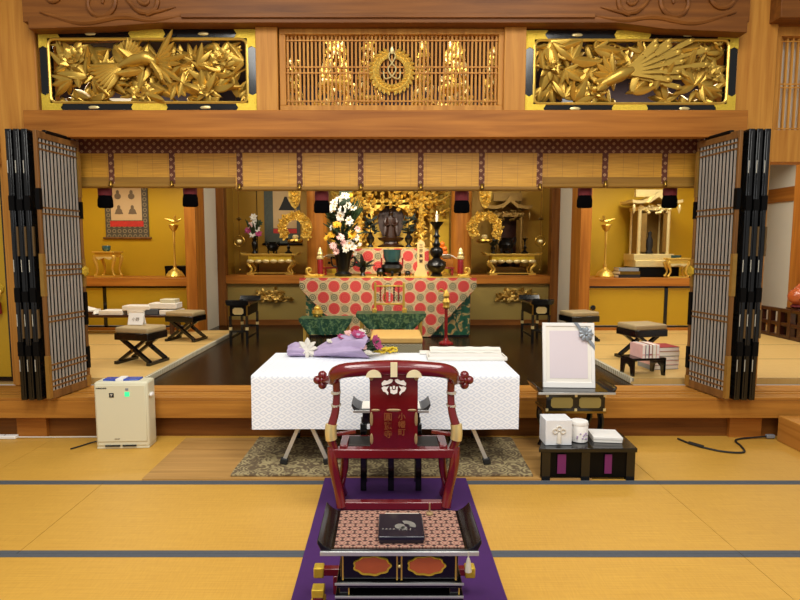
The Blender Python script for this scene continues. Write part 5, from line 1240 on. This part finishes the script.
# ------------------------------------------------------------------ incense desks
def kyodesk(name, label, loc, w, d, h, cloth, drawer=True, rz=0, leg='black'):
    o = thing(name, label, 'desk', loc, rz); hw = w / 2
    MB().box(-hw + .02, hw - .02, 0, d, h - .022, h).build('tabletop', 'black', o, .003)
    for s in (-1, 1): MB().prism([(s * (hw - .045), h), (s * (hw - .045), h - .02), (s * (hw - .01), h - .02), (s * (hw + .012), h + .025), (s * (hw + .010), h + .042), (s * (hw - .004), h + .026), (s * (hw - .02), h + .012)][::s], 0, d).build('upturned_end', leg, o, .003)
    MB().box(-hw, hw, -.008, .0, h - .022, h - .004).build('metal_edge', 'silver', o, .002)
    if cloth: MB().box(-hw + .055, hw - .055, .012, d - .012, h, h + .005).build('brocade_top', cloth, o)
    return o
o = kyodesk('incense_desk', 'black lacquer incense desk with tan brocade top in front of the red chair', (.045, 2.06, .014), .625, .33, .44, 'tilebroc')
b = MB().box(-.235, .235, .02, .30, .305, .423); bo = b.build('drawer_box', 'black', o, .003)
for s in (-1, 1):
    pp = []
    for k in range(48):
        a = 2 * PI * k / 48; q = 1 + .05 * math.cos(9 * a); pp.append((s * .108 + .075 * math.cos(a) * q, .365 + .040 * math.sin(a) * q))
    MB().prism(pp[::-1], .012, .02).build('gold_cartouche', 'goldplate', bo)
    pp = []
    for k in range(48):
        a = 2 * PI * k / 48; q = 1 + .05 * math.cos(9 * a); pp.append((s * .108 + .068 * math.cos(a) * q, .369 + .033 * math.sin(a) * q))
    g = MB().prism(pp[::-1], .009, .0125); g.build('orange_panel', 'copper', bo)
b = MB()
for x in (-.228, -.012, .006, .222): b.box(x, x + .006, .014, .02, .305, .423)
b.build('gilt_line', 'gold', bo); MB().blob((0, .012, .365), (.007, .006, .007), 8, 5).build('knob', 'palegold', bo)
b = MB().box(-.25, .25, .008, .31, .275, .30); b.box(-.255, .255, .004, .31, .225, .245); b.build('shelf', 'black', o, .003)
b = MB()
for z in (.292, .238): b.box(-.256, .256, .0, .006, z, z + .007)
b.build('metal_edge', 'silver', o)
for sx in (-1, 1):
    for y in (.03, .29):
        l = MB().box(sx * .22 - .02, sx * .22 + .02, y - .015, y + .015, 0, .276).build('leg', 'black', o, .003)
        MB().box(sx * .22 + .016, sx * .22 + .021, y - .017, y - .012, 0, .276).build('gilt_line', 'gold', l)
b = MB().tube([(.27, -.012, .44), (.27, -.014, .41)], .003, 6); b.lathe([(.005, .03), (.009, .015), (.014, -.025), (.0, -.025)], (.27, -.014, .385), 12); b.build('tassel', 'shell', o)
o = thing('incense_box', 'navy lacquer box with silver bird design on the brocade incense desk', 'box', (.054, 2.19, .4605))
MB().box(-.09, .09, -.095, .095, 0, .02).build('body', 'navy', o, .004); MB().box(-.093, .093, -.098, .098, .012, .03).build('lid', 'navy', o, .004)
g = MB()
def fan(cx, cy, r0, r1, a0, a1): 
    n = 10; P = [(cx + r1 * math.cos(R(a0 + (a1 - a0) * k / n)), cy + r1 * math.sin(R(a0 + (a1 - a0) * k / n))) for k in range(n + 1)] + [(cx + r0 * math.cos(R(a1 - (a1 - a0) * k / n)), cy + r0 * math.sin(R(a1 - (a1 - a0) * k / n))) for k in range(n + 1)]
    g.prismz(P, .0295, .0308)
fan(.020, -.01, .016, .042, -20, 110); fan(-.005, -.015, .0, .022, 0, 359); fan(.012, -.03, .004, .014, 0, 359)
for x in (-.035, -.05, -.065, -.08): g.prismz([(x, -.042), (x + .009, -.040), (x + .006, -.028)], .0295, .0308)
for x in (-.01, .004, .02, .035): g.prismz([(x, -.048), (x + .004, -.048), (x + .006, -.03), (x + .002, -.03)], .0295, .0308)
g.build('silver_bird_design', 'dimsilver', o)
o = thing('paper_strip', 'narrow patterned paper slip on the desk behind the navy box', 'paper', (.062, 2.325, .4605)); MB().box(-.075, .075, -.014, .014, 0, .006).build('slip', 'shell', o)
o = thing('incense_spoon', 'thin gilt stick standing at the back edge of the incense desk', 'stick', (.185, 2.34, .4605)); MB().lathe([(.016, 0), (.016, .006), (.004, .01), (.003, .045), (.004, .05), (0, .05)], n=10).build('stick', 'dulltan', o)

o = thing('low_rack', 'red lacquer crossbar rack with gold end caps under the incense desk', 'rack', (.03, 2.46, .016))
MB().box(-.335, .335, -.018, .018, .09, .125).build('crossbar', 'red', o, .004)
for s in (-1, 1):
    MB().box(s * .355 - .024, s * .355 + .024, -.025, .025, .082, .133).build('gold_cap', 'goldplate', o, .006)
    MB().box(s * .27 - .018, s * .27 + .018, -.02, .02, 0, .09).build('leg', 'red', o, .004)
o = thing('gold_tiered_post', 'small red and gold banded post standing at the carpet beside the incense desk', 'post', (-.295, 2.2, .016))
MB().box(-.022, .022, -.022, .022, 0, .16).build('post', 'red', o, .004)
for z, h, q in ((.0, .05, .026), (.07, .02, .030), (.115, .03, .030), (.16, .035, .026)): MB().box(-q, q, -q, q, z, z + h).build('gold_band', 'goldplate', o, .004)

o = kyodesk('incense_desk', 'small black incense desk with cream top and steel ends beyond the red chair', (.02, 3.54, .016), .50, .20, .565, 'paper', False, 0, 'darksteel') if 'darksteel' in MT else kyodesk('incense_desk', 'small black incense desk with cream top and steel ends beyond the red chair', (.02, 3.54, .016), .50, .20, .565, 'paper', False, 0, 'grey')
MB().box(-.19, .19, .02, .18, .46, .543).build('drawer_box', 'black', o, .003)
for x in (-.185, 0, .185):
    for y in (.03, .17): MB().box(x - .02, x + .02, y - .015, y + .015, 0, .46).build('leg', 'black', o, .003)
b = MB()
for y in (.03, .17): b.box(-.185, .185, y - .01, y + .01, .22, .25)
b.build('stretcher', 'black', o)

# ------------------------------------------------------------------ portrait on stand, black table and boxes
o = kyodesk('incense_desk', 'black incense desk with gold panels carrying the white photo frame', (1.47, 4.18, .001), .60, .32, .53, None)
b = MB().box(-.23, .23, .02, .30, .37, .508); bo = b.build('drawer_box', 'black', o, .003)
for s in (-1, 1):
    P = [(s * .11 + x, .44 + z) for x, z in ((-.085, -.025), (-.07, -.042), (.07, -.042), (.085, -.025), (.085, .025), (.07, .042), (-.07, .042), (-.085, .025))]
    MB().prism(P, .012, .02).build('gold_panel', 'olivepanel', bo)
b = MB()
for x in (-.235, -.01, .215):
    for z in (.37, .485): b.box(x, x + .02, .013, .021, z, z + .022)
b.build('gilt_fitting', 'palegold', bo)
MB().box(-.24, .24, .012, .30, .355, .372).build('shelf', 'brass', o)
for sx in (-1, 1):
    for y in (.04, .28):
        l = MB().tube([(sx * .20, y, .36), (sx * .21, y, .25), (sx * .17, y, .12), (sx * .20, y, .0)], [.026, .024, .016, .022], 8, 4).build('leg', 'black', o)
o = thing('photo_frame', 'white portrait frame with grey ribbon bow leaning on the black incense desk', 'picture frame', (1.45, 4.31, .531), -3)
fr = MB(); hw, h, t = .205, .52, .028
fr.box(-hw, hw, -.012, .012, 0, .045); fr.box(-hw, hw, -.012, .012, h - t, h); fr.box(-hw, -hw + t, -.012, .012, .045, h - t); fr.box(hw - t, hw, -.012, .012, .045, h - t)
f_ = fr.build('frame', 'white', o, .003); f_.rotation_euler = (R(-9), 0, 0)
m = MB().box(-hw + .02, hw - .02, -.004, .008, .04, h - t).build('mount', 'paper', f_); MB().box(-hw + .055, hw - .055, -.006, -.003, .075, h - t - .035).build('photo_print', 'photo', f_)
b = MB(); b.prism([(.205, .30), (.205, .34), (.07, .522), (.04, .522)][::-1], -.018, -.012); rb = b.build('ribbon', 'ribbon', f_)
b = MB()
for k in range(9): a = k * 2 * PI / 9; b.leaf((.135, -.02, .43), (math.cos(a), -.5, math.sin(a)), (0, -1, 0), .055, .035, -.3, .3)
b.blob((.135, -.03, .43), .015, 8, 5); b.build('bow', 'ribbon', f_)
MB().bar((0, .092, .45), (0, .165, .0), .05, .008).build('easel_strut', 'paper', o)

o = thing('low_table', 'low glossy black table with boxes on the tatami beside the rug', 'table', (1.42, 3.74, .001))
MB().prismz([(-.36, 0), (.335, 0), (.36, .35), (-.22, .35)], .21, .24).build('tabletop', 'black', o, .004)
for x in (-.30, -.02, .30): MB().box(x - .03, x + .03, .02, .05, 0, .21).build('leg', 'black', o)
for x in (-.16, .32): MB().box(x - .03, x + .03, .28, .31, 0, .21).build('leg', 'black', o)
b = MB().box(-.335, .315, .03, .04, .02, .21); b.build('front_panel', 'blackmatt', o); MB().box(.30, .318, .04, .30, .02, .21).build('side_panel', 'black', o)
for x, w_ in ((-.19, .06), (.14, .05)):  # strips paint a purple reflection on the glossy front
    q = MB().box(x - w_ / 2, x + w_ / 2, .018, .024, .05, .19); q.build('purple_reflection', 'magenta', o)
o = thing('gift_box', 'white box with white tassel ornament on the low black table', 'box', (1.215, 3.90, .242), 1)
MB().box(-.095, .095, -.10, .05, 0, .185).build('box', 'patternwhite', o, .004) if 'patternwhite' in MT else MB().box(-.095, .095, -.10, .05, 0, .185).build('box', 'boxpaper', o, .004)
b = MB()
for x, z in ((0, .125), (-.028, .105), (.028, .105)): b.tube([(x + .016 * math.cos(t * PI / 8), -.104, z + .016 * math.sin(t * PI / 8)) for t in range(17)], .006, 6)
b.lathe([(.006, 0), (.012, -.01), (.016, -.05), (.018, -.075), (0, -.075)], (0, -.108, .095), 12); b.build('tassel_knot', 'petal', o)
o = thing('urn', 'round white jar with small purple flowers on the low black table', 'jar', (1.395, 3.90, .242))
MB().lathe([(.056, 0), (.062, .006), (.063, .125), (.058, .132), (0, .132)], n=32).build('jar', 'white', o); MB().lathe([(.064, .125), (.066, .130), (.06, .15), (.0, .155)], n=32).build('lid', 'white', o)
b = MB(); r3 = random.Random(5)
for k in range(11): a = R(r3.uniform(-120, -45)); z = r3.uniform(.025, .075); b.blob((.0635 * math.cos(a), .0635 * math.sin(a), z), (.007, .007, .006), 6, 4)
b.build('painted_flowers', 'lilac', o)
o = thing('flat_box', 'flat white box lying at the right end of the low black table', 'box', (1.60, 3.94, .242), -6)
MB().box(-.10, .10, -.09, .09, 0, .03).build('tray', 'paper', o, .003); MB().box(-.103, .103, -.093, .093, .022, .042).build('lid', 'white', o, .003)

# ------------------------------------------------------------------ air purifier, cords, blocks
o = thing('air_purifier', 'cream air purifier with green display standing before the step', 'air purifier', (-2.18, 4.38, .001), 3)
MB().box(-.215, .215, .0, .17, .012, .56).build('body', 'cream', o, .022, seg=3)
MB().box(-.20, .20, -.006, .012, .06, .535).build('front_panel', 'cream', o, .006)
MB().box(-.21, .21, .005, .165, 0, .02).build('foot', 'cream', o, .004)
b = MB().box(-.14, -.02, -.008, -.002, .022, .034); b.box(.0, .11, -.008, -.002, .022, .034); b.build('air_slot', 'rubber', o)
b = MB().prismz([(-.16, .05), (-.05, .03), (.13, .05), (.13, .14), (-.16, .14)], .555, .572); b.build('control_top', 'blue', o, .004); MB().box(-.05, .01, .025, .145, .556, .578).build('white_strip', 'white', o, .004)
b = MB().box(-.088, -.052, -.010, -.004, .435, .470); q = b.build('black_badge', 'rubber', o)
c_ = MB()
for x, z in ((-.076, .459), (-.070, .459), (-.064, .459), (-.073, .453), (-.067, .453), (-.070, .447)): c_.blob((x, -.0105, z), .0032, 6, 4)
c_.build('badge_dots', 'petal', q)
MB().box(.035, .072, -.009, -.004, .44, .478).build('green_display', 'greenled', o); MB().box(.042, .065, -.009, -.004, .49, .508).build('grey_icon', 'ribbon', o)
text('PLASMACLUSTER', .0135, 'front_writing', 'rubber', o, (-.150, -.0075, .510), sx=.82, bold=.0004); text('SHARP', .014, 'maker_name', 'dimink', o, (-.04, -.0075, .085))
MB().blob((.226, .06, .44), (.014, .04, .02), 12, 6).build('side_grip', 'white', o)
b = MB().tube([(-2.42, 4.52, .02), (-2.50, 4.50, .012), (-2.56, 4.42, .008), (-2.60, 4.36, .008)], .006, 8, 5); o = b.build('power_cable', 'rubber', None); tag(o, 'short black cord trailing from the cream air purifier', 'cord')
o = thing('power_strip', 'white power strip on the tatami at the left picture edge', 'power strip', (-3.32, 4.63, .001))
MB().box(-.20, .10, -.025, .025, 0, .03).build('body', 'white', o, .006)
b = MB()
for k in range(3): b.box(-.15 + .07 * k, -.14 + .07 * k, -.01, .01, .029, .031)
b.build('socket_slot', 'rubber', o); MB().tube([(.10, 0, .012), (.4, .01, .008), (.9, .02, .008)], .006, 8, 4).build('cord', 'petal', o)
b = MB().tube([(3.28, 4.62, .02), (3.05, 4.60, .008), (2.96, 4.54, .008), (2.93, 4.42, .008), (2.86, 4.28, .008), (2.70, 4.30, .008), (2.56, 4.44, .008), (2.50, 4.60, .008)], .008, 8, 6)
o = thing('power_cable', 'black power cord looping on the tatami below the right folding doors', 'cord', (0, 0, .002)); b.build('cable', 'rubber', o)
MB().cbox((3.31, 4.62, .022), (.07, .03, .03)).build('plug', 'ribbon', o, .004); MB().tube([(2.535, 4.49, .012), (2.60, 4.39, .012)], .014, 8).build('cord_switch', 'rubber', o)
o = MB().box(-.0, .75, -.30, .22, 0, .22).build('step_block', 'wood_y', None, .005); o.location = (3.34, 4.36, .001); tag(o, 'wooden step block on the tatami at the right picture edge', 'step')
